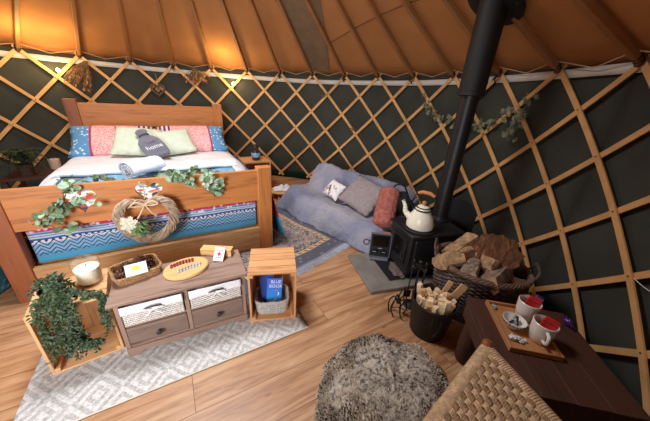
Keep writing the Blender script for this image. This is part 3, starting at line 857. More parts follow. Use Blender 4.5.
# right bedside: upturned crate with jar
t = thing('bedside_crate', 'pine crate used as a bedside table right of the headboard', 'bedside table', bedp(.30, 1.66, 0), BY)
MB().b2(-.19, .19, -.17, .17, .43, .45).build('top', CRATE2[0], t, bevel=.002)
for x in (-.19, .17): MB().b2(x, x+.02, -.17, .17, .01, .43).build('side_panel', CRATE2[2], t, bevel=.002)
MB().b2(-.17, .17, .15, .168, .01, .43).build('back_panel', CRATE2[0], t, bevel=.002)
MB().b2(-.17, .17, -.168, .15, .2, .215).build('shelf', CRATE2[0], t, bevel=.002)
MB().b2(-.19, .19, -.17, .17, 0, .01).build('base', CRATE2[0], t)
t = thing('stoneware_jar', 'small dark glass jar with blue label on the right bedside crate', 'jar', bedp(.31, 1.60, .45)); t.scale = (1.35, 1.35, 1.6)
MB().lathe([(.03, 0), (.04, .01), (.043, .05), (.036, .085), (.03, .095), (.034, .12), (.026, .135), (0, .138)], n=24).build('jar_body', plain('dark_glaze', (66, 52, 52), .2, .15), t)
MB().lathe([(.0435, .03), (.0445, .034), (.0445, .062), (.0425, .066)], n=24).build('label_band', plain('pale_blue_label', (150, 180, 204), .5, .1), t, fixn=True)
# low round table between bed and sofa
t = thing('low_round_table', 'low brown round side table between bed and blue sofa', 'side table', (-.62, 3.40, 0))
MB().lathe([(.0, .10), (.15, .10), (.155, .11), (.15, .12), (0, .12)], n=28).build('top', CRATE2[0], t)
for a in (.4, 2.5, 4.6): MB().tube([(.1*cos(a), .1*sin(a), .1), (.12*cos(a), .12*sin(a), 0)], .012, 8).build('leg', CRATE2[2], t)
t = thing('crumpled_cloth', 'crumpled white cloth on the low round table beside the bed', 'cloth', (-.60, 3.40, .122), 20)
def cr_(u, v):
    x = (u-.5)*.26; y = (v-.5)*.16; e = max(abs(2*u-1), abs(2*v-1))
    return (x, y, .006+(1-e**2)*.055*(1+.9*noise.noise(Vector((x*18, y*18, 2)))))
MB().grid(cr_, 24, 18).build('folded_linen', WHITE, t, solid=.006)

# ------------------------------------------------------------------ rugs
def flatrug(nm, w, l, mat, t, thick=.008, wob=0.):
    m = MB()
    def fn(u, v):
        x = (u-.5)*w; y = (v-.5)*l
        return (x+wob*noise.noise(Vector((y*3, x, 1))), y+wob*noise.noise(Vector((x*3, y, 4))), thick+.002*noise.noise(Vector((x*6, y*6, 0))))
    m.grid(fn, 40, 40, lambda u, v: ((u-.5)*w, (v-.5)*l)); return m.build(nm, mat, t, solid=thick-.002)
a = R_(49); c0 = Vector((.285, 2.335, 0)); d1 = Vector((-cos(a), -sin(a), 0)); d2 = Vector((-sin(a), cos(a), 0))
pc = c0+d1*.62+d2*.95
pr = thing('persian_rug', 'grey-blue and gold persian rug with pale fringe between bed and sofa', 'rug', pc, 49)
flatrug('pile', 1.24, 1.90, persian_mat(), pr, .009, .02)
m = MB(); random.seed(31)
for y0, sg in ((-.95, -1), (.95, 1)):
    for i in range(230):
        x = -.62+1.24*i/229; y1 = y0+sg*rnd(.05, .075)
        m.tube([(x, y0-.01*sg, .008), (x+rnd(-.006, .006), (y0+y1)/2, .007), (x+rnd(-.012, .012), y1, .003)], .0022, 4)
for x0, sg in ((-.62, -1), (.62, 1)):
    m.tube([(x0, y/20-.95, .008) for y in range(39)], .008, 6)
m.build('fringe', plain('pale_grey_fringe', (182, 190, 204), .95, .08), pr)
ru = thing('runner_rug', 'pale grey diamond-patterned woven rug under the dresser and crates', 'rug', Vector((-1.015, .639, 0))+Vector((.8575, .5145, 0))*.445+Vector((-.5145, .8575, 0))*.30, 31)
flatrug('woven_top', 1.34, .60, runner_mat(), ru, .006, .008)
MB().tube([(x, y, .004) for x, y in ((-.67, -.3), (.67, -.3), (.67, .3), (-.67, .3))], .004, 6, closed=True).build('bound_edge', plain('cream_binding', (226, 216, 200), .8, .05), ru)

# ------------------------------------------------------------------ crates and dresser
def crate(name, label, loc, rz, w, d, h, mats, mid=True):
    """crate on its side, open to local -y; origin front-left-bottom"""
    t = thing(name, label, 'crate', loc, rz); z0 = .008
    for i in range(4): MB().b2(0, w, d*i/4+.002, d*(i+1)/4-.003, h-.012, h).build('top_slat', mats[0], t, bevel=.0015)
    for x in (0, w-.012):
        for i in range(3): MB().b2(x, x+.012, d*i/3+.002, d*(i+1)/3-.003, z0+.012, h-.012).build('side_slat', mats[2], t, bevel=.0015)
    for i in range(4): MB().b2(.012+(w-.024)*i/4+.001, .012+(w-.024)*(i+1)/4-.002, d-.012, d, z0+.012, h-.012).build('back_slat', mats[2], t, bevel=.0015)
    for i in range(3): MB().b2(0, w, d*i/3+.002, d*(i+1)/3-.003, z0, z0+.012).build('base_slat', mats[0], t, bevel=.0015)
    for x in (.012, w-.032):
        for zz in (z0+.012, h-.032): MB().prism([(0, 0), (.02, 0), (.02, .02), (0, .02)], 0, d-.014, Matrix(((1, 0, 0, x), (0, 0, 1, .001), (0, 1, 0, zz), (0, 0, 0, 1)))).build('corner_batten', mats[1], t, bevel=.0015)
    return t
lc = crate('wooden_crate', 'pine crate on its side at the left, trailing plant and jar candle on top', (-1.282, .815, 0), 36.5, .285, .27, .38, CRATE)
rc = crate('wooden_crate', 'pine crate on its side at the right of the dresser, holding a basket', (-.424, 1.217, 0), 11.3, .285, .28, .378, CRATE2)

dr = thing('dresser', 'low weathered brown dresser with two wicker drawers over two wooden drawers', 'dresser', (-.995, .939, .008), 28.8)
DWd, DDp, DHt = .622, .255, .372
MB().b2(-.02, DWd+.015, -.022, DDp+.005, DHt-.018, DHt).build('top', DRES[0], dr, bevel=.004)
MB().b2(0, .02, 0, DDp, 0, DHt-.018).build('side_panel', DRES[2], dr, bevel=.002)
MB().b2(DWd-.02, DWd, 0, DDp, 0, DHt-.018).build('side_panel', DRES[2], dr, bevel=.002)
MB().b2(.02, DWd-.02, DDp-.012, DDp, .05, DHt-.018).build('back_panel', DRES[0], dr)
MB().b2(DWd/2-.011, DWd/2+.011, .002, DDp-.012, .05, DHt-.018).build('divider', DRES[2], dr, bevel=.002)
MB().b2(.02, DWd-.02, .004, DDp-.012, .192, .206).build('shelf', DRES[0], dr, bevel=.002)
MB().b2(.02, DWd-.02, .004, DDp-.012, .05, .062).build('bottom_shelf', DRES[0], dr, bevel=.002)
# scalloped plinth
pl = [(0, .056), (0, 0), (.05, 0)]+[(.05+.03*k/5, .022*sin(pi/2*k/5)) for k in range(1, 6)]+[(.08+(DWd-.16)*k/12, .022-.008*sin(pi*k/12)) for k in range(1, 12)]+[(DWd-.08+.03*k/5, .022*cos(pi/2*k/5)) for k in range(0, 6)]+[(DWd, 0), (DWd, .056)]
MB().prism(pl, -.006, .008, P2M(0, 0, 0)).build('plinth', DRES[0], dr, bevel=.001)
for i, x0 in enumerate((.022, DWd/2+.013)):
    w = DWd/2-.035
    d = MB().b2(x0, x0+w, -.002, .012, .066, .188).b2(x0+.004, x0+w-.004, .012, DDp-.03, .07, .15); dd = d.build('drawer', DRAW, dr, bevel=.002)
    MB().b2(x0+.006, x0+w-.006, -.004, -.001, .072, .076).b2(x0+.006, x0+w-.006, -.004, -.001, .178, .182).build('beading', DRES[0], dd)
    M_ = rot(x=90)
    MB().lathe([(.006, 0), (.006, .012), (.014, .016), (.015, .022), (.008, .026), (0, .027)], c=(x0+w/2, -.002, .127), n=16, rot=M_).build('knob', KNOB, dd)
    # wicker drawer
    wk = MB(); nz, nx = 9, 30
    for q in range(nz):
        z = .212+.008*q+.004
        pts = [(x0+.006+(w-.012)*k/60, -.006-.0035*cos(pi*(k*nx/60)+(q % 2)*pi), z) for k in range(61)]
        wk.tube(pts, .0042, 5)
    wk.b2(x0+.005, x0+w-.005, -.003, DDp-.03, .208, .28)
    b_ = wk.build('wicker_drawer', WICKW, dr); 
    def lin(u, v, x0=x0, w=w):
        x = x0+.002+(w-.004)*u
        return (x, -.013-.004*v+.0015*noise.noise(Vector((x*30, v*3, 1))), .338-.048*v+.006*noise.noise(Vector((x*14, 0, 3)))*v)
    MB().grid(lin, 30, 6).build('white_liner', WHITE, b_, solid=.003)
    MB().tube(curve([(x0+w*.36, -.018, .300), (x0+w*.42, -.034, .318), (x0+w*.5, -.038, .322), (x0+w*.58, -.034, .318), (x0+w*.64, -.018, .300)], 6), .0045, 6).build('handle', KNOB, b_)
    mm = MB()
    for sg in (-1, 1):
        mm.tube(curve([(x0+w/2, -.024, .294), (x0+w/2+sg*.03, -.03, .306), (x0+w/2+sg*.045, -.026, .296), (x0+w/2, -.022, .290)], 5), .003, 5)
        mm.tube(curve([(x0+w/2, -.024, .292), (x0+w/2+sg*.022, -.026, .272), (x0+w/2+sg*.04, -.022, .262)], 5), .003, 5)
    mm.build('ribbon_bow', WHITE, b_)

def wbasket(w, d, h, c=(0, 0, 0), rows=8, per=26, r=.0045, flare=1.1, am=.004, bottom=True, sup=4.):
    """woven rounded-rectangular basket"""
    m = MB(); n = per*4
    def sq(a, W, D):
        ca, sa = cos(a), sin(a); e = 2/sup
        return (W/2*abs(ca)**e*(1 if ca > 0 else -1), D/2*abs(sa)**e*(1 if sa > 0 else -1))
    for q in range(rows):
        f = q/(rows-1); k = 1+(flare-1)*f; pts = []
        for i in range(n):
            a = 2*pi*i/n; x, y = sq(a, w*k, d*k); L = math.hypot(x, y); o = am*cos(pi*i/2+q*pi)
            pts.append((c[0]+x*(1+o/L), c[1]+y*(1+o/L), c[2]+r+(h-2*r)*f))
        m.tube(pts, r*1.05 if q < rows-1 else r*1.5, 5, closed=True)
    for i in range(0, n, 2):
        a = 2*pi*(i)/n; x0, y0 = sq(a, w, d); x1, y1 = sq(a, w*flare, d*flare)
        m.tube([(c[0]+x0, c[1]+y0, c[2]), (c[0]+x1, c[1]+y1, c[2]+h)], r*.8, 4)
    pts = [sq(2*pi*i/n, w*.97, d*.97) for i in range(n)]
    m.prism([(c[0]+x, c[1]+y) for x, y in pts], c[2], c[2]+.006)
    return m
# basket + booklets in the right crate
def crp(x, y, z, o=(-.433, 1.217, 0), rz=11.3):
    a = R_(rz); return (o[0]+x*cos(a)-y*sin(a), o[1]+x*sin(a)+y*cos(a), z)
t = thing('grey_basket', 'small grey wicker basket inside the right crate holding blue booklets', 'basket', crp(.142, .115, .022), 11.3)
wbasket(.19, .15, .105, rows=11, r=.0048, flare=1.12).build('woven_shell', WICKG, t)
t = thing('booklet', 'blue booklet with white title and moon, front one in the grey basket', 'booklet', crp(.150, .085, .035), 11.3)
t.rotation_euler = (Matrix.Rotation(R_(11.3), 3, 'Z') @ Matrix.Rotation(R_(-14), 3, 'X') @ Matrix.Rotation(R_(4), 3, 'Y')).to_euler()
MB().b2(-.048, .048, -.005, .005, 0, .205).build('cover', booklet_mat(), t, bevel=.001)
text('printed_title', 'BLUE\nBOOK', .030, CARDW, t, (.008, -.0056, .166), (R_(90), 0, 0), .0003)
text('printed_dots', '. . .', .024, CARDW, t, (.008, -.0056, .128), (R_(90), 0, 0), .0003)
m = MB(); A = [(.012*cos(a), .012*sin(a)) for a in [pi*k/10-pi/2 for k in range(11)]]+[(.008*cos(a)-.002, .010*sin(a)) for a in [pi/2-pi*k/10 for k in range(1, 10)]]
m.prism(A, 0, .0006, Matrix(((1, 0, 0, .02), (0, 0, -1, -.005), (0, 1, 0, .098), (0, 0, 0, 1)))).build('printed_moon', CARDW, t, smooth=False)
W_ = [(-.036, .0), (.0, .012), (.01, .024), (.02, .018), (.012, .008), (-.01, -.004), (-.036, -.008)]
MB().prism(W_, 0, .0006, Matrix(((1, 0, 0, 0), (0, 0, -1, -.005), (0, 1, 0, .042), (0, 0, 0, 1)))).build('printed_splash', CARDW, t, smooth=False)
t = thing('booklet', 'plain darker blue booklet behind the titled one in the grey basket', 'booklet', crp(.130, .108, .035), 11.3)
t.rotation_euler = (Matrix.Rotation(R_(11.3), 3, 'Z') @ Matrix.Rotation(R_(-13), 3, 'X') @ Matrix.Rotation(R_(-7), 3, 'Y')).to_euler()
MB().b2(-.045, .045, -.004, .004, 0, .215).build('cover', DBLUE, t, bevel=.001)
MB().b2(.0415, .0435, -.0035, .0035, .004, .216).build('pages', CARDW, t)

# things on the dresser (world coordinates)
DT_ = .38
t = thing('oblong_basket', 'shallow brown wicker tray of pine cones on the dresser', 'basket', (-1.022, 1.168, DT_), 48)
wbasket(.195, .15, .048, rows=6, r=.0038, flare=1.12, am=.003, sup=6.).build('woven_shell', WICKB, t)
c1 = MB(); cone_mesh(c1, (0, 0, 0), .024, .05, (0, 0, 1)); 
random.seed(5); first = None
for i in range(11):
    x, y = [(-.07, -.02), (-.07, .03), (-.03, .03), (.02, .03), (.06, .035), (.07, -.01), (.03, -.005), (-.01, .0), (-.03, -.03), (0.02, .015), (-.04, .01)][i]
    z = .032 if i < 9 else .062
    if first is None:
        o = c1.build('pine_cone', CONE, None, fixn=False); first = o
    else: o = first.copy(); COL.objects.link(o)
    a = R_(44); o.location = (-1.022+x*cos(a)-y*sin(a), 1.168+x*sin(a)+y*cos(a), DT_+z)
    o.rotation_euler = (rnd(-1.6, 1.6), rnd(-1.6, 1.6), rnd(0, 6)); o.scale = (rnd(.85, 1.1),)*3
    tag(o, 'brown pine cone heaped in the wicker tray on the dresser', 'pine cone', 'pine cones in the wicker tray')
t = thing('printed_card', 'pale blue card with a yellow sun leaning on the pine cones', 'card', (-.965, 1.10, DT_+.05), 36)
t.rotation_euler = (Matrix.Rotation(R_(38), 3, 'Z') @ Matrix.Rotation(R_(-38), 3, 'X')).to_euler()
MB().b2(-.048, .048, -.0015, .0015, -.003, .058).build('card_sheet', plain('pale_blue_card', (206, 228, 224), .6, .03), t)
MB().prism([(.017*cos(2*pi*k/24), .013*sin(2*pi*k/24)) for k in range(24)], 0, .0008, Matrix(((1, 0, 0, 0), (0, 0, -1, -.0015), (0, 1, 0, .033), (0, 0, 0, 1)))).b2(-.026, .026, -.0022, -.0014, .010, .0135).build('printed_sun', plain('sun_yellow', (232, 200, 70), .6, .05), t, smooth=False)
t = thing('oval_board', 'oval yellow wooden board with rows of red and grey beads on the dresser', 'board game', (-.775, 1.226, DT_), 42)
MB().lathe([(.0, 0), (.112, 0), (.118, .004), (.118, .018), (.113, .022), (0, .022)], n=48, sx=1., sy=.80).build('board', BOXW[0], t)
random.seed(8)
mr = MB(); mg = MB()
for row in (0, 1):
    for i in range(8):
        x = -.07+.016*i+row*.004; mr.ball((x, .040+.018*row-.008*abs(i-3.5)/3, .026), .0075, 8)
        mg.ball((x+.02, -.030+.018*row-.006*abs(i-3.5)/3, .026), .0075, 8)
mr.build('red_beads', plain('dark_red_bead', (136, 30, 40), .4, .1), t); mg.build('grey_beads', plain('grey_bead', (178, 180, 176), .4, .1), t)
t = thing('wooden_box', 'long yellow pine box lying at the back right of the dresser', 'box', (-.665, 1.435, DT_), 10)
t.location = (-.668, 1.402, DT_); t.rotation_euler[2] = R_(2)
MB().b2(-.095, .095, -.028, .028, 0, .038).build('box_body', BOXW[0], t, bevel=.002)
MB().b2(-.095, .095, -.028, .028, .0385, .046).build('lid', BOXW[0], t, bevel=.002)
t = thing('card_pack', 'white and red pack of playing cards leaning on the pine box', 'playing cards', (-.632, 1.318, DT_+.006), 8)
t.rotation_euler = (Matrix.Rotation(R_(16), 3, 'Z') @ Matrix.Rotation(R_(-42), 3, 'X') @ Matrix.Rotation(R_(12), 3, 'Y')).to_euler()
MB().b2(-.029, .029, -.008, .008, 0, .084).build('pack', CARDW, t, bevel=.001)
red = plain('card_red', (196, 40, 48), .5, .05)
m = MB()
for z in (.02, .064):
    for x in (-.012, 0, .012): m.b2(x-.004, x+.004, -.0088, -.0079, z-.003, z+.003)
m.prism([(0, -.014), (.012, 0), (0, .014), (-.012, 0)], 0, .0008, Matrix(((1, 0, 0, 0), (0, 0, -1, -.008), (0, 1, 0, .042), (0, 0, 0, 1)))).build('printed_pips', red, t, smooth=False)
MB().b2(.0292, .0298, -.007, .007, .004, .08).build('red_edge', red, t)

# jar candle and plant on the left crate
t = thing('jar_candle', 'large clear glass jar candle on the left crate', 'candle', (-1.205, 1.08, .38)); t.scale = (1.08, 1.08, 1.15)
MB().lathe([(.046, 0), (.05, .004), (.056, .12), (.052, .12), (.046, .008), (0, .006)], n=36).build('glass_jar', GLASS, t)
MB().lathe([(.0, .0085), (.0445, .0085), (.0495, .078), (.03, .084), (0, .082)], n=32).build('wax', WAX, t)
MB().tube([(0, 0, .082), (.001, 0, .094)], .0018, 5).build('wick', TIE, t)
pn = thing('trailing_plant', 'trailing green plant spilling over the front of the left crate', 'plant', (-1.282, .815, .38), 36.5)
MB().lathe([(.035, 0), (.05, .055), (.046, .055), (.034, .006), (0, .006)], c=(.09, .10, 0), n=24).build('pot', plain('black_pot', (40, 42, 38), .7, .1), pn)
s = MB(); f = MB(); random.seed(17)
ends = []
for i in range(26):
    ex = rnd(0, .14); ln = rnd(.12, .30)
    ends.append([(.09+rnd(-.02, .02), .10+rnd(-.02, .02), .05), (.09+ex*.3, .04, .075+rnd(-.01, .015)), (ex+.03, -.015, .035), (ex+.03+rnd(-.02, .02), -.028+rnd(-.012, .006), -ln*.55), (ex+.035+rnd(-.03, .05), -.025+rnd(-.012, .008), -ln)])
for i in range(7):
    ends.append([(.09, .10, .06), (.14, .04, .075), (.21, .01, .03+rnd(-.01, .02)), (.27, -.01, .015), (.265+rnd(-.01, .01), -.03, -.05), (.262+rnd(-.015, .015), -.03, -rnd(.10, .20))])
for i in range(18):
    a = rnd(0, 6.28); ends.append([(.09, .10, .05), (.09+.03*cos(a), .10+.03*sin(a), .09+rnd(0, .02)), (.09+.075*cos(a), .09+.07*sin(a), .05)])
for i in range(6):
    ends.append([(.12, -.04, -.12), (.16, -.07, -.18), (.2+rnd(0, .04), -.06, -.21+rnd(-.02, .02))])
for e in ends:
    P = curve(e, 8); s.tube(P, .0018, 4)
    for p in P[2:]:
        for q in range(3):
            f.leaf(p+Vector((rnd(-.006, .006),)*3), (rnd(-1, 1), rnd(-1, .5), rnd(-.8, .5)), (0, -1, .6), rnd(.014, .024), rnd(.007, .011))
s.build('vine', plain('green_vine', (86, 92, 56), .7, .1), pn); f.build('foliage', LEAF, pn, fixn=False)

# ------------------------------------------------------------------ sofa
SO = (-.60, 3.07, 0); SY = -43.
sf = thing('sofa', 'low sofa completely covered by a blue-grey throw along the trellis wall', 'sofa', SO, SY)
THROW = throw_mat()
SL = 1.49
def sofab(u, v):
    # v runs from the front hem, up, over the seat, up the back, over and down behind
    pr = [(0, -.045, .015), (.10, -.02, .12), (.2, .02, .225), (.27, .09, .26), (.36, .22, .255), (.48, .40, .24), (.56, .47, .30), (.68, .53, .45), (.76, .58, .525), (.82, .64, .53), (.88, .70, .48), (1, .76, .04)]
    for (a, y0, z0), (b, y1, z1) in zip(pr, pr[1:]):
        if v <= b+1e-9:
            q = (v-a)/(b-a); y = y0+(y1-y0)*q; z = z0+(z1-z0)*q; break
    x = SL*u
    return x, y, z
def sofa_f(u, v):
    x, y, z = sofab(u, v)
    e = min(u, 1-u)*SL
    k = max(0, 1-e/.16)
    z *= 1-(.45 if u < .5 else .2)*k**2.2
    # arms swell slightly at the left end
    if u < .2 and .2 < v < .6: z += .05*(1-u/.2)*sin(pi*(v-.2)/.4)
    n = .035*noise.noise(Vector((x*3.0, v*4, 0)))+.022*noise.noise(Vector((x*7+v*5, v*5, 4)))+.009*noise.noise(Vector((x*16, v*22, 7)))
    w = min(1, v/.08)*min(1, (1-v)/.1)
    z = max(.012, z+n*w); y += n*.9*(1-w*.3)
    return (x-.0, y+(.03*k if v < .3 else 0), z)
m = MB().grid(sofa_f, 110, 80)
# end skirts
for u0, sg in ((0, -1), (1, 1)):
    def en(u, v, u0=u0, sg=sg):
        p = sofa_f(u0, u); q = 1-v
        return (p[0]+sg*(.05*sin(pi/2*v)+.03*v+.015*noise.noise(Vector((u*9, v*2, sg)))*v), p[1]*(1-.02*v)+.0, p[2]*q+.012*v)
    m.grid(en, 80, 10)
so_ = m.build('throw', THROW, sf, solid=.008, fixn=False)
MB().b2(.05, SL-.05, .03, .44, .02, .17).b2(.05, SL-.05, .56, .66, .02, .38).build('frame', DARKT[0], sf)
# drape of the throw hanging lower at front right
def sop(x, y, z):
    a = R_(SY); return (SO[0]+x*cos(a)-y*sin(a), SO[1]+x*sin(a)+y*cos(a), z)
cushion('printed_cushion', 'small white cushion with brown animal print on the left of the sofa', 'cushion', .24, .21, .10, deer_mat(), sop(.64, .24, .285), SY, -44, 10)
cushion('beige_cushion', 'large plain taupe cushion leaning on the middle of the sofa back', 'cushion', .46, .38, .12, plain('taupe_weave', (150, 138, 138), .95, .08, 30., bump=.6, bs=180.), sop(1.0, .20, .285), SY, -50, 10)
t = thing('knitted_bolster', 'rust red cable knit bolster cushion upright at the right of the sofa', 'cushion', sop(1.43, .14, .24), SY)
t.rotation_euler = (Matrix.Rotation(R_(SY), 3, 'Z') @ Matrix.Rotation(R_(-40), 3, 'X') @ Matrix.Rotation(R_(-16), 3, 'Y')).to_euler()
m = MB(); n = 48; rings = 40
vs = []
for j in range(rings+1):
    z = .42*j/rings; e = min(j, rings-j)/rings
    rr = .098*min(1, (e/.09))**.4 if e < .09 else .098
    for k in range(n):
        a = 2*pi*k/n; q = 1+.07*abs(sin(a*6+.5*sin(z*60)))+.02*sin(a*12+z*90)
        vs.append((rr*cos(a)*q, rr*sin(a)*q*.8, z))
fs = [(j*n+k, j*n+(k+1) % n, (j+1)*n+(k+1) % n, (j+1)*n+k) for j in range(rings) for k in range(n)]
fs += [tuple(range(n))[::-1], tuple(rings*n+k for k in range(n))]
m.add(vs, fs).build('knitted_cover', knit_mat(), t)
# black bag on the right end of the sofa
t = thing('black_bag', 'soft black bag slumped on the right end of the sofa behind the kettle', 'bag', sop(1.42, .42, .30), SY+10)
m = MB().ball((0, 0, .11), .14, 20, (1.0, .7, .85), amp=.35, seed=3); m.build('soft_body', BAGB, t)
MB().tube(curve([(-.09, 0, .18), (-.06, -.02, .29), (.02, -.02, .31), (.08, 0, .2)], 8), .008, 6).build('strap', BAGB, t)

# black panel by the sofa
t = thing('framed_board', 'small black board with thin grey frame standing on the hearth against the sofa', 'board', (.505, 1.985, .031), -8)
t.rotation_euler = (Matrix.Rotation(R_(-6), 3, 'Z') @ Matrix.Rotation(R_(-8), 3, 'X')).to_euler()
MB().b2(-.085, .085, -.012, .012, .03, .24).build('backing', BLACKM, t, bevel=.002)
MB().b2(-.09, -.084, -.018, .012, .026, .246).b2(.084, .09, -.018, .012, .026, .246).b2(-.084, .084, -.018, .012, .026, .032).b2(-.084, .084, -.018, .012, .240, .246).build('frame', GREYM, t, bevel=.001)
MB().b2(-.07, .07, -.0145, -.0122, .13, .225).build('upper_pane', PANELG, t, bevel=.002)
for x in (-.04, .035): MB().b2(x-.026, x+.026, -.0145, -.0122, .06, .095).build('lower_plate', PANELG, t, bevel=.002)
MB().b2(-.015, .015, -.018, -.012, .108, .114).b2(-.06, -.03, -.018, -.012, .074, .078).b2(.02, .05, -.018, -.012, .074, .078).build('small_mark', plain('pale_mark', (170, 170, 176), .4, .05), t)
MB().b2(-.08, .08, -.04, .03, .002, .024).build('foot', GREYM, t, bevel=.006)
MB().tube([(-.125+.024*cos(a), -.02, .16+.024*sin(a)) for a in [2*pi*k/20 for k in range(20)]], .0045, 6, closed=True).tube([(-.103, -.02, .17), (-.085, -.012, .18)], .004, 6).build('ring_handle', BLACKM, t)
t = thing('peeled_log', 'short peeled pinkish log standing between the black panel and the stove', 'log', (.615, 2.20, 0))
t.location = (.57, 2.06, .031)
MB().lathe([(.034, 0), (.038, .01), (.036, .1), (.038, .2), (.034, .225), (0, .228)], n=20, sy=.9).build('log_body', TERRA, t)

# ------------------------------------------------------------------ stove
HY_ = 17.
he = thing('hearth', 'grey stone hearth slab with a dark inset plate under the stove', 'hearth', (.382, 1.548, 0), HY_)
MB().b2(0, .86, 0, .50, 0, .03).build('stone_slab', CONCR, he, bevel=.004)
MB().b2(.20, .80, .085, .43, .0302, .036).build('inset_plate', BLACKM, he, bevel=.001)
st = thing('wood_stove', 'black cast iron wood stove on the stone hearth with its door side open', 'stove', (.672, 1.722, .036), 16)
SW, SD, SH = .45, .31, .365
# body panels
MB().b2(0, SW, 0, .014, .06, SH).build('side_panel', BLACK, st, bevel=.004)
MB().b2(0, SW, SD-.014, SD, .06, SH).build('side_panel', BLACK, st, bevel=.004)
MB().b2(SW-.014, SW, .014, SD-.014, .06, SH).build('back_panel', BLACK, st, bevel=.004)
MB().b2(0, SW, .0, SD, .045, .06).build('base_plate', BLACK, st, bevel=.003)
MB().b2(-.02, SW+.02, -.02, SD+.02, SH, SH+.022).build('top_plate', BLACK, st, bevel=.005)
MB().b2(0, .012, .014, .05, .06, SH).b2(0, .012, SD-.05, SD-.014, .06, SH).b2(0, .012, .05, SD-.05, .06, .11).b2(0, .012, .05, SD-.05, SH-.05, SH).build('front_frame', BLACK, st, bevel=.003)
dg = MB().b2(-.008, .0, .05, SD-.05, .11, .13).b2(-.008, 0, .05, SD-.05, SH-.07, SH-.05).b2(-.008, 0, .05, .07, .11, SH-.05).b2(-.008, 0, SD-.07, SD-.05, .11, SH-.05).build('door', BLACK, st, bevel=.002)
MB().b2(-.005, -.002, .07, SD-.07, .13, SH-.07).build('door_glass', PANELG, dg)
MB().tube([(-.008, .055, .24), (-.035, .05, .24), (-.04, .05, .17)], .006, 8).build('door_handle', DGREY, dg)
MB().b2(.0, .03, .03, SD-.03, .035, .05).build('ash_lip', BLACK, st, bevel=.003)
for x in (.02, SW-.05):
    for y in (.02, SD-.05): MB().box((x+.015, y+.015, .0225), (.035, .035, .045)).build('leg', BLACK, st, bevel=.003)
# side ledge bulge facing the room
def bu(u, v): 
    x = .03+(SW-.05)*u; z = .07+(SH-.09)*v; return (x, -.004-.02*sin(pi*u)*sin(pi*v), z)
MB().grid(bu, 16, 12).build('cast_bulge', BLACK, st, solid=.004)
# ash in front of the stove on the plate
tag(MB().ball((.635, 1.83, .046), .05, 14, (1.1, 2.0, .16), amp=.6, seed=2).build('ash_pile', plain('grey_ash', (112, 96, 88), .95, .3, 40., bump=.8)), 'small spill of grey ash on the dark plate below the stove door', 'ash', kind='stuff')
fl = thing('flue_pipe', 'black flue pipe rising from the stove through the canvas roof', 'flue', (.985, 2.07, 0))
z0 = .424
MB().lathe([(.075, z0), (.075, z0+.02), (.064, z0+.035), (.0615, z0+.05), (.0615, 1.50)], n=32).build('lower_pipe', BLACK, fl)
MB().lathe([(.070, 1.40), (.092, 1.405), (.092, 1.43), (.087, 1.436), (.087, 2.15)], n=36).build('insulated_pipe', BLACKM, fl)
MB().lathe([(.0765, z0+.001), (.078, z0+.006), (.078, z0+.018), (.0765, z0+.022)], n=32).build('pipe_collar', DGREY, fl)
th = math.atan2(2.07-CY, .985-CX); tl = Matrix.Rotation(math.atan(SLOPE), 3, Vector((-sin(th), cos(th), 0)))
MB().lathe([(.088, -.02), (.10, -.022), (.165, -.012), (.188, -.008), (.192, .0), (.188, .012), (.088, .012)], c=(0, 0, 1.945), n=40, rot=tl).build('roof_flashing', BLACKM, fl)
mb = MB()
for k in range(12): mb.ball(Vector((0, 0, 1.945))+tl @ Vector((.158*cos(k*pi/6), .158*sin(k*pi/6), -.010)), .007, 8)
mb.build('flashing_bolts', DGREY, fl)
# heat shield behind
hs = thing('heat_shield', 'rounded black heat shield standing behind the stove by the trellis', 'heat shield', (1.16, 2.16, 0), -38)
poly = [(-.17, 0), (.17, 0), (.17, .46)]+[(.17*cos(a), .46+.13*sin(a)) for a in [pi*k/14 for k in range(1, 14)]]+[(-.17, .46)]
MB().prism(poly, 0, .01, P2M(0, .0, 0)).build('curved_plate', BLACKM, hs, bevel=.002)
for x in (-.12, .10): MB().b2(x, x+.02, -.06, .07, 0, .012).build('foot', BLACKM, hs)
# kettle
kt = thing('kettle', 'cream enamel kettle with black rims standing on the stove top', 'kettle', (.782, 1.845, .479), -35)
MB().lathe([(.0, 0), (.070, 0), (.079, .008), (.080, .03), (.070, .07), (.052, .100), (.045, .112), (.046, .118), (.0, .118)], n=40).build('body', ENAMEL, kt)
MB().lathe([(.0465, .112), (.049, .116), (.0465, .121), (.044, .119)], n=36).build('rim', RIM, kt)
ld_ = MB().lathe([(.044, .119), (.040, .130), (.022, .141), (0, .144)], n=32).build('lid', ENAMEL, kt)
MB().lathe([(.006, .142), (.007, .148), (.014, .154), (.014, .162), (.008, .168), (0, .169)], n=16).build('lid_knob', BEDW[2], ld_)
MB().lathe([(.0405, .1285), (.042, .131), (.039, .1335)], n=32).build('lid_rim', RIM, ld_)
sp0 = MB().tube(curve([(-.066, 0, .045), (-.098, 0, .072), (-.108, 0, .108), (-.126, 0, .142)], 8), [.021]*3+[.019]*4+[.016]*4+[.014]*4+[.012]*4+[.011]*6, 14).build('spout', ENAMEL, kt)
MB().tube([(-.126+.011*cos(a), .011*sin(a), .143) for a in [2*pi*k/14 for k in range(14)]], .0022, 6, closed=True).build('spout_rim', RIM, sp0)
hh = MB().tube(curve([(-.052, 0, .10), (-.072, 0, .14), (-.052, 0, .20), (0, 0, .222), (.052, 0, .205), (.075, 0, .15), (.054, 0, .10)], 8), .0032, 8).build('handle', RIM, kt)
MB().tube([(-.046, 0, .208), (-.02, 0, .219), (.02, 0, .220), (.05, 0, .208)], [.009, .0115, .0115, .009], 12).build('wooden_grip', BEDW[0], hh)
for x in (-.053, .055): MB().ball((x, 0, .102), .008, 8).build('handle_lug', RIM, kt)
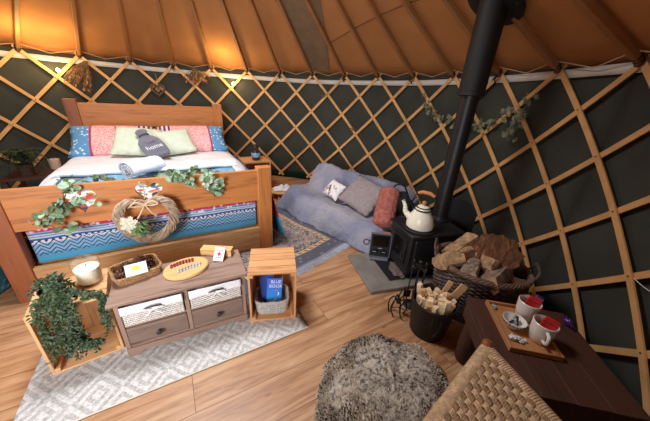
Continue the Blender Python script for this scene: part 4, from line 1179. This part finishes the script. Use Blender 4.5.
t = thing('trivet', 'round black cast iron trivet under the kettle', 'trivet', (.785, 1.85, .479))
t.location = (.755, 1.872, .4235)
kt.location = (.755, 1.872, .4355); kt.scale = (1.3, 1.3, 1.3)
MB().lathe([(.0, 0), (.125, 0), (.13, .004), (.13, .010), (.122, .012), (0, .011)], n=36).build('iron_disc', BLACK, t)
# companion set
cs = thing('fireside_tool_set', 'black iron fireside tool stand between the stove and the kindling bucket', 'fire tools', (.685, 1.52, .03))
cs.location = (.66, 1.47, 0)
MB().lathe([(.0, 0), (.055, 0), (.055, .006), (.02, .012), (.007, .02), (0, .02)], n=24).build('base', BLACK, cs)
MB().tube([(0, 0, .01), (0, 0, .36)], .006, 8).ball((0, 0, .37), .013, 10).build('pole', BLACK, cs)
m = MB()
for a in (.4, 2., 3.5, 5.1): m.tube(curve([(0, 0, .32), (.03*cos(a), .03*sin(a), .335), (.05*cos(a), .05*sin(a), .32), (.055*cos(a), .055*sin(a), .335)], 5), .004, 6)
m.build('hook_ring', BLACK, cs)
for i, a in enumerate((.4, 2., 3.5, 5.1)):
    x, y = .056*cos(a), .056*sin(a)
    m = MB().tube([(x, y, .335), (x, y, .08)], .004, 6).ball((x, y, .34), .010, 8, (1, 1, 1.6))
    if i == 0: m.ball((x, y, .075), .022, 10, (1, 1, 1.6), amp=.5)
    elif i == 1: m.box((x, y, .06), (.05, .006, .06))
    elif i == 2: m.tube(curve([(x, y, .1), (x+.012, y, .06), (x+.03, y, .05)], 5), .004, 6)
    else: m.tube(curve([(x, y, .1), (x-.016, y, .07), (x, y, .035)], 5), .004, 6)
    m.build(['brush', 'shovel', 'poker', 'tongs'][i], BLACK, cs)
t = thing('twisted_iron_trivet', 'spiky black iron log claw on the floor beside the kindling bucket', 'fire tool', (.57, 1.45, 0), 20)
t.location = (.535, 1.385, 0)
for i in range(6):
    a = i*pi/3+.2; m = MB().tube(curve([(0, 0, .10), (.035*cos(a), .035*sin(a), .13), (.06*cos(a), .06*sin(a), .07), (.05*cos(a+.4), .05*sin(a+.4), .004)], 7), .005, 6); m.build('claw', BLACK, t)
MB().ball((0, 0, .10), .016, 10).tube(curve([(0, 0, .1), (.01, .01, .16), (.05, .02, .20)], 6), .005, 6).build('hub', BLACK, t)

# ------------------------------------------------------------------ bucket of kindling
bk = thing('black_bucket', 'round black metal bucket packed with pale kindling sticks', 'bucket', (.705, 1.262, 0)); bk.scale = (.93, .93, .97)
MB().lathe([(.0, 0), (.112, 0), (.114, .004), (.140, .25), (.144, .256), (.137, .256), (.110, .01), (0, .008)], n=44).build('bucket_body', BLACKM, bk)
MB().tube([(.1415*cos(2*pi*k/44), .1415*sin(2*pi*k/44), .256) for k in range(44)], .005, 6, closed=True).build('rolled_rim', BLACK, bk)
MB().tube(curve([(-.05, -.137, .22), (-.06, -.16, .16), (-.03, -.155, .10), (.0, -.15, .16), (.0, -.142, .22)], 6), .0035, 6).build('handle', BLACK, bk)
random.seed(23); kd = []
for j, mm in ((0, KIND), (1, KIND2)):
    m = MB(); vs = []
    w, d, h = .022, .017, .20
    vs = [(-w, -d, 0), (w*.8, -d*.7, 0), (w, d, 0), (-w*.6, d*.8, 0), (-w*.8, -d*.9, h*.97), (w*.9, -d*.8, h), (w*.8, d*.9, h*.95), (-w*.7, d, h*1.02)]
    vs = [(x*.66, y*.78, z*.86) for x, y, z in vs]
    m.add(vs, [(0, 3, 2, 1), (4, 5, 6, 7), (0, 1, 5, 4), (1, 2, 6, 5), (2, 3, 7, 6), (3, 0, 4, 7)]); kd.append((m, mm))
protos = []
cnt = 0
spots = []
for rr_, n_ in ((.0, 1), (.040, 6), (.078, 11), (.108, 14)):
    for i in range(n_): spots.append((rr_, 2*pi*i/n_+rr_*20))
for rr_, a in spots:
    x, y = rr_*cos(a), rr_*sin(a)
    k = 0 if random.random() < .7 else 1
    if len([p for p in protos if p[0] == k]) == 0:
        o = kd[k][0].build('kindling_stick', kd[k][1], None, bevel=.001); protos.append((k, o))
    else:
        o = [p for p in protos if p[0] == k][0][1].copy(); COL.objects.link(o)
    tx = rnd(-.14, .14); ty = rnd(-.14, .14)
    o.location = (.705+x*.8, 1.262+y*.8, .075+rnd(0, .055)+(.012 if rr_ < .06 else 0))
    o.rotation_euler = (-sin(a)*rr_*1.1+tx, cos(a)*rr_*1.1+ty, rnd(0, 6.28))
    o.scale = (rnd(.85, 1.35), rnd(.85, 1.35), rnd(.88, 1.02))
    if k == 0: tag(o, 'pale split kindling stick standing among the others in the black bucket', 'kindling', 'pale kindling in the bucket')
    else: tag(o, 'darker tan kindling stick standing among the others in the black bucket', 'kindling', 'tan kindling in the bucket')
for i, (x, y, ln, ry, lb) in enumerate(((.80, 1.30, .27, 24, 'long flat kindling slab leaning out at the right of the black bucket'), (.775, 1.33, .25, 16, 'long narrow kindling slab behind the flat one in the black bucket'))):
    m = MB().box((0, 0, ln/2), (.042 if i == 0 else .028, .014, ln)); o = m.build('kindling_slab', KIND2, None, bevel=.001)
    o.location = (x-.04, y-.01, .10); o.rotation_euler = (R_(-8), R_(ry), R_(-20)); tag(o, lb, 'kindling')

# ------------------------------------------------------------------ log basket
BCX, BCY = 1.055, 1.475; BA, BB, BH, BRZ = .275, .225, .40, -25
lb_ = thing('log_basket', 'big dark oval wicker basket full of firewood beside the stove', 'basket', (BCX, BCY, 0), BRZ)
m = MB(); n = 120; rows = 26
for q in range(rows):
    f = q/(rows-1); k = .74+.26*f**.7; pts = []
    for i in range(n):
        a = 2*pi*i/n; o = .006*cos(pi*i/2.5+q*pi); kk = k
        pts.append(((BA*kk+o)*cos(a), (BB*kk+o)*sin(a), .008+(BH-.03)*f))
    m.tube(pts, .0078, 5, closed=True)
for i in range(36):
    a = 2*pi*i/36; m.tube([(BA*.74*cos(a), BB*.74*sin(a), 0), (BA*.9*cos(a), BB*.9*sin(a), BH*.4), (BA*cos(a), BB*sin(a), BH-.02)], .006, 5)
m.prism([(BA*.73*cos(2*pi*i/40), BB*.73*sin(2*pi*i/40)) for i in range(40)], .002, .012)
m.build('woven_wall', WICK, lb_)
m = MB()
for s_ in range(5):
    m.tube([((BA+.012*cos(2*pi*i/n*14+s_*1.256))*cos(2*pi*i/n), (BB+.012*cos(2*pi*i/n*14+s_*1.256))*sin(2*pi*i/n), BH-.008+.012*sin(2*pi*i/n*14+s_*1.256)) for i in range(n)], .0075, 6, closed=True)
m.build('plaited_rim', plain('brown_wicker_rim', (118, 90, 76), .7, .25, 30.), lb_)
for sg in (-1, 1):
    m = MB()
    for q in range(3): m.tube(curve([(sg*BA, -.07, BH), (sg*(BA+.02), -.05+.004*q, BH+.05), (sg*(BA+.02), .05, BH+.05+.006*q), (sg*BA, .07, BH)], 8), .007, 6)
    m.build('handle', WICK, lb_)
def blp(x, y, z):
    a = R_(BRZ); return (BCX+x*cos(a)-y*sin(a), BCY+x*sin(a)+y*cos(a), z)
def log(name, label, x, y, z, L, r, rx, ry, rz, mat, face, wedge=True, seed=0, sy=1.):
    t = thing(name, label, 'log', blp(x, y, z)); t.rotation_euler = (R_(rx), R_(ry), R_(rz))
    prof = []
    random.seed(seed)
    if wedge: base = [(-1, -.5), (-.6, -.75), (.1, -.8), (.8, -.6), (1., -.1), (.5, .5), (.05, .85), (-.4, .5), (-.9, 0)]
    else: base = [(cos(2*pi*k/24)*(1+.06*sin(k*2.3)), sin(2*pi*k/24)*(1+.06*cos(k*1.9))) for k in range(24)]
    m = MB(); N = 12; nb = len(base); vs = []
    for i in range(N+1):
        q = i/N
        for k, (a, b) in enumerate(base):
            w = 1+.26*noise.noise(Vector((a*2+seed, b*2, q*3)))+.10*noise.noise(Vector((a*5+seed, b*5, q*9)))
            vs.append((a*r*w, (q-.5)*L+ (.02*noise.noise(Vector((a, b, seed+i)))) , b*r*w*sy))
    fs = [(i*nb+k, i*nb+(k+1) % nb, (i+1)*nb+(k+1) % nb, (i+1)*nb+k) for i in range(N) for k in range(nb)]
    m.add(vs, fs); m.build('bark', mat, t, bevel=0)
    for i, sg in ((0, -1), (N, 1)):
        e = MB()
        ring = [Vector(v) for v in vs[i*nb:(i+1)*nb]]; c = sum(ring, Vector())/nb+Vector((0, sg*.004, 0))
        e.add(ring+[c], [(k, (k+1) % nb, nb) for k in range(nb)])
        e.build('cut_end', face, t, fixn=False)
    return t
SHAG = bark_round_mat()
log('firewood_log', 'large round shaggy barked log at the back right of the basket', .07, .075, .44, .22, .125, -28, 0, -30, SHAG, SHAG, False, 3)
log('firewood_log', 'pale split log rising at the back left of the basket', -.13, .06, .44, .26, .06, 20, 30, -48, LOGF, LOGF, True, 4)
log('firewood_log', 'tan split log with a flat face at the left front of the basket', -.16, -.05, .405, .26, .068, 4, -16, -70, LOGF, LOGF, True, 5)
log('firewood_log', 'rough brown split log lying in the middle of the basket', -.06, .03, .42, .22, .058, 0, 12, -62, BARK, LOGF, True, 6)
log('firewood_log', 'grey weathered split log at the front of the basket', -.05, -.10, .40, .22, .052, 0, 30, -35, LOGG, LOGG, True, 7)
log('firewood_log', 'pale wedge of split wood wedged beside the round log', .005, -.03, .435, .16, .042, -10, -20, 25, LOGF, LOGF, True, 8)
log('firewood_log', 'broad grey-brown split log at the front right of the basket', .09, -.10, .385, .24, .066, 0, 15, -50, LOGG, LOGF, True, 9)
log('firewood_log', 'dark log in shade at the right end of the basket', .17, -.05, .34, .20, .055, 0, 0, 60, BARK, BARK, True, 10)
t0_ = log('firewood_log', 'lower log mostly hidden under the front logs of the basket', -.05, 0, .25, .3, .1, 0, 0, -60, BARK, LOGF, False, 12)
for c_ in list(t0_.children): bpy.data.objects.remove(c_)
bpy.data.objects.remove(t0_)

# ------------------------------------------------------------------ low table, tray and tea things
tb = thing('low_table', 'dark red-brown rustic plank table against the right wall', 'table', (.80, 1.125, 0), -10)
for i, (y0, y1) in enumerate(((0, -.012),)): pass
TWd, TLn = .46, .50
for i in range(4):
    x0 = TWd*i/4; MB().b2(x0+.0006, x0+TWd/4-.0006, -TLn, 0, .366, .40).build('top_plank', DARKT[1], tb, bevel=.002)
MB().b2(.0, .02, -TLn+.01, -.01, .28, .366).b2(TWd-.02, TWd, -TLn+.01, -.01, .28, .366).b2(.02, TWd-.02, -.03, -.01, .28, .366).b2(.02, TWd-.02, -TLn+.01, -TLn+.03, .28, .366).build('apron', DARKT[0], tb, bevel=.004)
for x, y in ((.055, -.06), (TWd-.06, -.06), (.055, -TLn+.06), (TWd-.06, -TLn+.06)):
    MB().lathe([(.034, 0), (.044, .02), (.050, .14), (.046, .25), (.04, .30), (0, .30)], c=(x, y, 0), n=20).build('leg', DARKT[2], tb)
TY = -10
def tbp(x, y, z):
    a = R_(TY); return (.80+x*cos(a)-y*sin(a), 1.125+x*sin(a)+y*cos(a), z)
ty = thing('serving_tray', 'rectangular wooden tray with raised edge on the dark table', 'tray', tbp(.075, -.03, .401), TY)
TW, TL = .205, .29
MB().b2(0, TW, -TL, 0, 0, .008).build('base', TRAYW[1], ty, bevel=.001)
for x_ in (0, TW-.009): MB().b2(x_, x_+.009, -TL, 0, .008, .024).build('long_edge', TRAYW[1], ty, bevel=.002)
for y_ in (-.009, -TL): MB().b2(.009, TW-.009, y_, y_+.009, .008, .024).build('short_edge', TRAYW[0], ty, bevel=.002)
def tyx(x, y, z=.410): 
    return tbp(.075+x, -.03+y, z)
def mug(label, x, y, rz):
    t = thing('mug', label, 'mug', tyx(x, y), rz, 'white mugs on the tray'); t.scale = (1.2, 1.2, 1.15)
    MB().lathe([(.0, .0), (.026, 0), (.030, .004), (.037, .045), (.0395, .086), (.0375, .088), (.0355, .084), (.033, .045), (.026, .010), (0, .008)], n=36).build('cup', CERAM, t)
    MB().tube(curve([(.035, 0, .07), (.058, 0, .066), (.060, 0, .038), (.034, 0, .026)], 8), .0055, 8).build('handle', CERAM, t)
    return t
mug('white mug with a red sachet standing at the back of the tray', .150, -.068, 50)
mug('white mug with a red sachet standing at the front right of the tray', .152, -.198, 246)
for x, y, lb, rz in ((.150, -.068, 'red drink sachet sticking out of the back mug', -30), (.152, -.198, 'red drink sachet sticking out of the front mug', -38)):
    t = thing('drink_sachet', lb, 'sachet', tyx(x, y, .424), rz)
    t.rotation_euler = (R_(-6), R_(10), R_(rz))
    MB().b2(-.027, .027, -.006, .006, .004, .108).build('packet', REDP, t, bevel=.002)
    MB().b2(-.0272, .0272, -.0065, .0065, .084, .088).build('dark_stripe', plain('maroon_print', (96, 24, 26), .5, .05), t)
    MB().b2(-.018, .018, .0115, .0180, .004, .094).build('inner_flap', plain('red_flap', (176, 30, 28), .5, .05), t)
t = thing('patterned_bowl', 'small white bowl with blue pattern holding teaspoons and sachets', 'bowl', tyx(.068, -.145))
MB().lathe([(.0, 0), (.024, 0), (.026, .004), (.044, .026), (.049, .042), (.047, .043), (.041, .027), (.022, .007), (0, .006)], n=36).build('bowl_shell', CERAM, t)
mm = MB()
for i in range(20):
    a = 2*pi*i/20; mm.ball((.0468*cos(a), .0468*sin(a), .033), .0035, 6)
mm.build('blue_pattern', plain('indigo_glaze', (54, 48, 96), .3, .1), t)
random.seed(41)
for i in range(4):
    t = thing('foil_sachet', ['grey foil sachet at the left in the bowl', 'grey foil sachet at the back in the bowl', 'grey foil sachet at the right in the bowl', 'pale foil sachet on top in the bowl'][i], 'sachet', tyx(.068+[-.014, .0, .014, .004][i], -.145+[0, .014, -.004, -.01][i], .424+.004*(i == 3)+.004), rnd(0, 180))
    t.rotation_euler = (R_(rnd(-35, 35)), R_(rnd(-35, 35)), R_(rnd(0, 180)))
    MB().b2(-.007, .007, -.0025, .0025, -.004, .04).build('packet', [DGREY, SILVER, DGREY, SILVER][i], t, bevel=.001)
def foil(label, x, y, r, seed, z=.410, mat=SILVER, nm='crumpled_wrapper', cat='wrapper'):
    t = thing(nm, label, cat, tyx(x, y, z), seed*30)
    random.seed(seed); m = MB()
    for i in range(3):
        m.ball((rnd(-.6, .6)*r, rnd(-.6, .6)*r, r*.55), r*rnd(.5, .75), 10, (1, .8, .7), amp=.9, seed=seed+i*3)
    m.build('crumpled_body', mat, t); return t
foil('crumpled silver wrapper at the back left corner of the tray', .03, -.032, .016, 3)
foil('crumpled white wrapper at the front left of the tray', .045, -.225, .019, 5, mat=plain('white_wrapper', (222, 226, 228), .5, .1, 50.))
foil('small white creamer pot lying beside the wrapper on the tray front', .075, -.232, .015, 8, mat=WHITE, nm='creamer_pot', cat='creamer')
def choc(label, x, y, rz):
    t = thing('wrapped_chocolate', label, 'chocolate', tbp(x, y, .401), rz)
    MB().ball((0, 0, .018), .022, 14, (1, .8, .8), amp=.3, seed=x*10).build('wrapped_body', PURPLE, t)
    for sg in (-1, 1):
        m = MB()
        for i in range(7): m.leaf((sg*.018, 0, .02), (sg, rnd(-.6, .6), rnd(-.3, .8)), (0, 0, 1), .022, .01)
        m.build('twisted_end', PURPLE, t, fixn=False)
t = thing('drink_sachet', 'purple sachet behind the red one in the back mug', 'sachet', tyx(.168, -.052, .430), -30)
t.rotation_euler = (R_(-12), R_(16), R_(-30))
MB().b2(-.016, .016, -.004, .004, 0, .105).build('packet', PURPLE, t, bevel=.002)
MB().b2(-.0162, .0162, -.0045, .0045, .09, .096).build('crimped_edge', plain('pale_violet', (150, 120, 180), .4, .05), t)
choc('purple wrapped sweet on the dark table beyond the front mug', .425, -.085, 80)

# ------------------------------------------------------------------ pouffe and woven stool
pf = thing('fleece_pouffe', 'round pouffe covered in silver-grey fleece on the wooden floor', 'pouffe', (.30, .655, 0))
m = MB(); n = 56; rr_ = 30; vs = []
def pfp(t_, a):
    # t_ 0 bottom centre rim -> 1 top centre
    an = -pi/2+pi*t_
    c, s_ = cos(an), sin(an)
    r = .262*(abs(c)**.45)*(abs(cos(a-.10))**3.2+abs(sin(a-.10))**3.2)**(-1/3.2); z = .19+.19*(abs(s_)**.75)*(1 if s_ > 0 else -1)
    d = .06*noise.noise(Vector((cos(a)*1.3, sin(a)*1.3, z*5)))+.03*noise.noise(Vector((cos(a)*4, sin(a)*4, z*9+3)))
    if s_ > 0: d -= .05*abs(sin(a*1.5+.6))*s_*c*2
    r = max(0, r*(1+d*1.6)); return Vector((r*cos(a)*1.03, r*sin(a)*(1.03 if sin(a) > 0 else .62), max(0, z*(1+d*.7))))
for j in range(rr_+1):
    for k in range(n): vs.append(pfp(j/rr_, 2*pi*k/n))
fs = [(j*n+k, j*n+(k+1) % n, (j+1)*n+(k+1) % n, (j+1)*n+k) for j in range(rr_) for k in range(n)]
FLE = fleece_mat()
m.add(vs, fs).build('stuffed_body', FLE, pf)
tf_ = MB(); td_ = MB(); random.seed(51)
for i in range(26000):
    t_ = 1-math.sqrt(rnd(0, 1))*.82 if random.random() < .5 else rnd(.15, .9); a = rnd(0, 2*pi)
    p = pfp(t_, a); p2 = pfp(min(1, t_+.01), a); p3 = pfp(t_, a+.03)
    nn = (p3-p).cross(p2-p)
    if nn.length < 1e-9: continue
    nn.normalize()
    if nn.dot(p-Vector((0, 0, .16))) < 0: nn = -nn
    q = Vector((noise.noise(p*7), noise.noise(p*7+Vector((5, 0, 0))), noise.noise(p*7+Vector((0, 9, 0)))))
    d = (nn*.5+q*1.9+Vector((rnd(-.3, .3), rnd(-.3, .3), rnd(-.3, .1)))).normalized(); sd = d.cross(nn)
    if sd.length < 1e-5: continue
    sd.normalize(); L = rnd(.010, .020); w = .0013; dk = random.random() < .30+.5*noise.noise(p*12)
    e = p+d*L-nn*.004
    if e.z < .002: continue
    (td_ if dk else tf_).add([p-sd*w, p+sd*w, p+d*L*.6+nn*.005+sd*w*.7, e], [(0, 1, 2), (0, 2, 3)])
o = tf_.build('fleece_tufts', plain('pale_fleece_tips', (196, 178, 156), .9, .12, 30.), pf, fixn=False, smooth=False); o['kind'] = 'stuff'
o = td_.build('dark_tufts', plain('dark_fleece_tips', (70, 62, 56), .9, .2, 30.), pf, fixn=False, smooth=False); o['kind'] = 'stuff'

SZ = .50
T = Vector((.662, .735, SZ)); Lc = T+Vector((-.345, -.305, 0))*1.03; Rc = T+Vector((.085, -.30, 0))*1.25; Bc = Vector((.46, .16, SZ))
Bc = Vector((.44, .13, SZ))
sl = thing('woven_chair', 'chair with woven rush seat in the bottom right corner, seat only in view', 'chair')
def q4(u, v): return (T*(1-u)+Lc*u)*(1-v)+(Rc*(1-u)+Bc*u)*v   # u along the left edge, v towards the right edge
NU = 17; NV = 15
m = MB(); m2 = MB()
for i in range(NU):
    for j in range(NV):
        hor = (i+j) % 2 == 0
        for s_ in range(3):
            o_ = (s_-1)*.30
            if hor:
                P = [q4((i+.5+o_)/NU*.90+.05, max(0, min(1, (j+t_)/NV*.90+.05)))+Vector((0, 0, .008*cos((t_-.5)*pi*.9)-.004)) for t_ in (-.42, -.1, .25, .5, .75, 1.1, 1.42)]
            else:
                P = [q4(max(0, min(1, (i+t_)/NU*.90+.05)), (j+.5+o_)/NV*.90+.05)+Vector((0, 0, .008*cos((t_-.5)*pi*.9)-.004)) for t_ in (-.42, -.1, .25, .5, .75, 1.1, 1.42)]
            (m if hor else m2).tube(P, .0036, 5)
m.build('rush_weave', RUSH, sl); m2.build('rush_cross_weave', RUSHD, sl)
MB().add([q4(.03, .03)-Vector((0, 0, .012)), q4(.97, .03)-Vector((0, 0, .012)), q4(.97, .97)-Vector((0, 0, .012)), q4(.03, .97)-Vector((0, 0, .012)), q4(.03, .03)-Vector((0, 0, .02)), q4(.97, .03)-Vector((0, 0, .02)), q4(.97, .97)-Vector((0, 0, .02)), q4(.03, .97)-Vector((0, 0, .02))], [(0, 1, 2, 3), (7, 6, 5, 4), (0, 4, 5, 1), (1, 5, 6, 2), (2, 6, 7, 3), (3, 7, 4, 0)]).build('seat_padding', RUSHD, sl, smooth=False)
ED = [(T, Lc), (Lc, Bc), (Bc, Rc), (Rc, T)]
cen = (T+Lc+Rc+Bc)/4
for a, b in ED:
    MB().tube([a-Vector((0, 0, .012)), b-Vector((0, 0, .012))], .013, 12).build('seat_rail', LEGW, sl)
    w = MB(); L = (b-a).length; nw = int(L/.0075); d = (b-a).normalized()
    inw = (cen-(a+b)/2); inw -= d*inw.dot(d); inw.normalize()
    for i in range(2, nw-1):
        c = a.lerp(b, i/nw)-Vector((0, 0, .011))
        ring = [c+inw*(.022*cos(q)*(1.0)+.006)+Vector((0, 0, .0185*sin(q))) for q in [2*pi*k/10 for k in range(10)]]
        w.tube(ring, .0042, 5, closed=True)
    w.build('rush_wrap', RUSH, sl)
for c in (T, Lc, Rc, Bc):
    o_ = (c-cen).normalized()*.0
    MB().lathe([(.014, 0), (.02, .02), (.022, .25), (.021, .47), (.019, .512), (.010, .522), (0, .523)], c=(c.x+o_.x, c.y+o_.y, 0), n=20).build('leg', LEGW, sl)

# ------------------------------------------------------------------ light
W = bpy.data.worlds.new('sky'); SC.world = W; W.use_nodes = True
bg = W.node_tree.nodes['Background']; bg.inputs[0].default_value = (.80, .88, 1., 1); bg.inputs[1].default_value = 1.0
def area(name, loc, target, sx, sy, e, col, spread=180):
    l = bpy.data.lights.new(name, 'AREA'); l.shape = 'RECTANGLE' if sx != sy else 'DISK'; l.size = sx; l.size_y = sy; l.energy = e; l.color = col
    o = bpy.data.objects.new(name, l); COL.objects.link(o); o.location = loc
    d = Vector(target)-Vector(loc); o.rotation_euler = d.to_track_quat('-Z', 'Y').to_euler(); l.spread = R_(spread); return o
area('crown_daylight', (CX, CY, 2.93), (CX-.1, CY, 0), .8, .8, 60., (.94, .97, 1.), 150)
area('door_daylight', (-1.0, -1.0, 1.25), (-1.0, 3.4, .6), 1.0, 1.4, 30., (.94, .97, 1.), 90)
for deg, k in ((147, 6.5), (139.5, 3.5), (99.5, 5.5)):
    l = bpy.data.lights.new('eaves_lamp', 'POINT'); l.energy = k; l.color = (1, .70, .28); l.shadow_soft_size = .05
    o = bpy.data.objects.new('eaves_lamp', l); COL.objects.link(o); o.location = cyl(R_(deg), RW-.38, HT+.02)

vs_ = SC.view_settings
SC.display_settings.display_device = 'sRGB'; vs_.view_transform = 'Standard'; vs_.look = 'None'; vs_.gamma = 1.; vs_.use_curve_mapping = False; vs_.exposure = .0
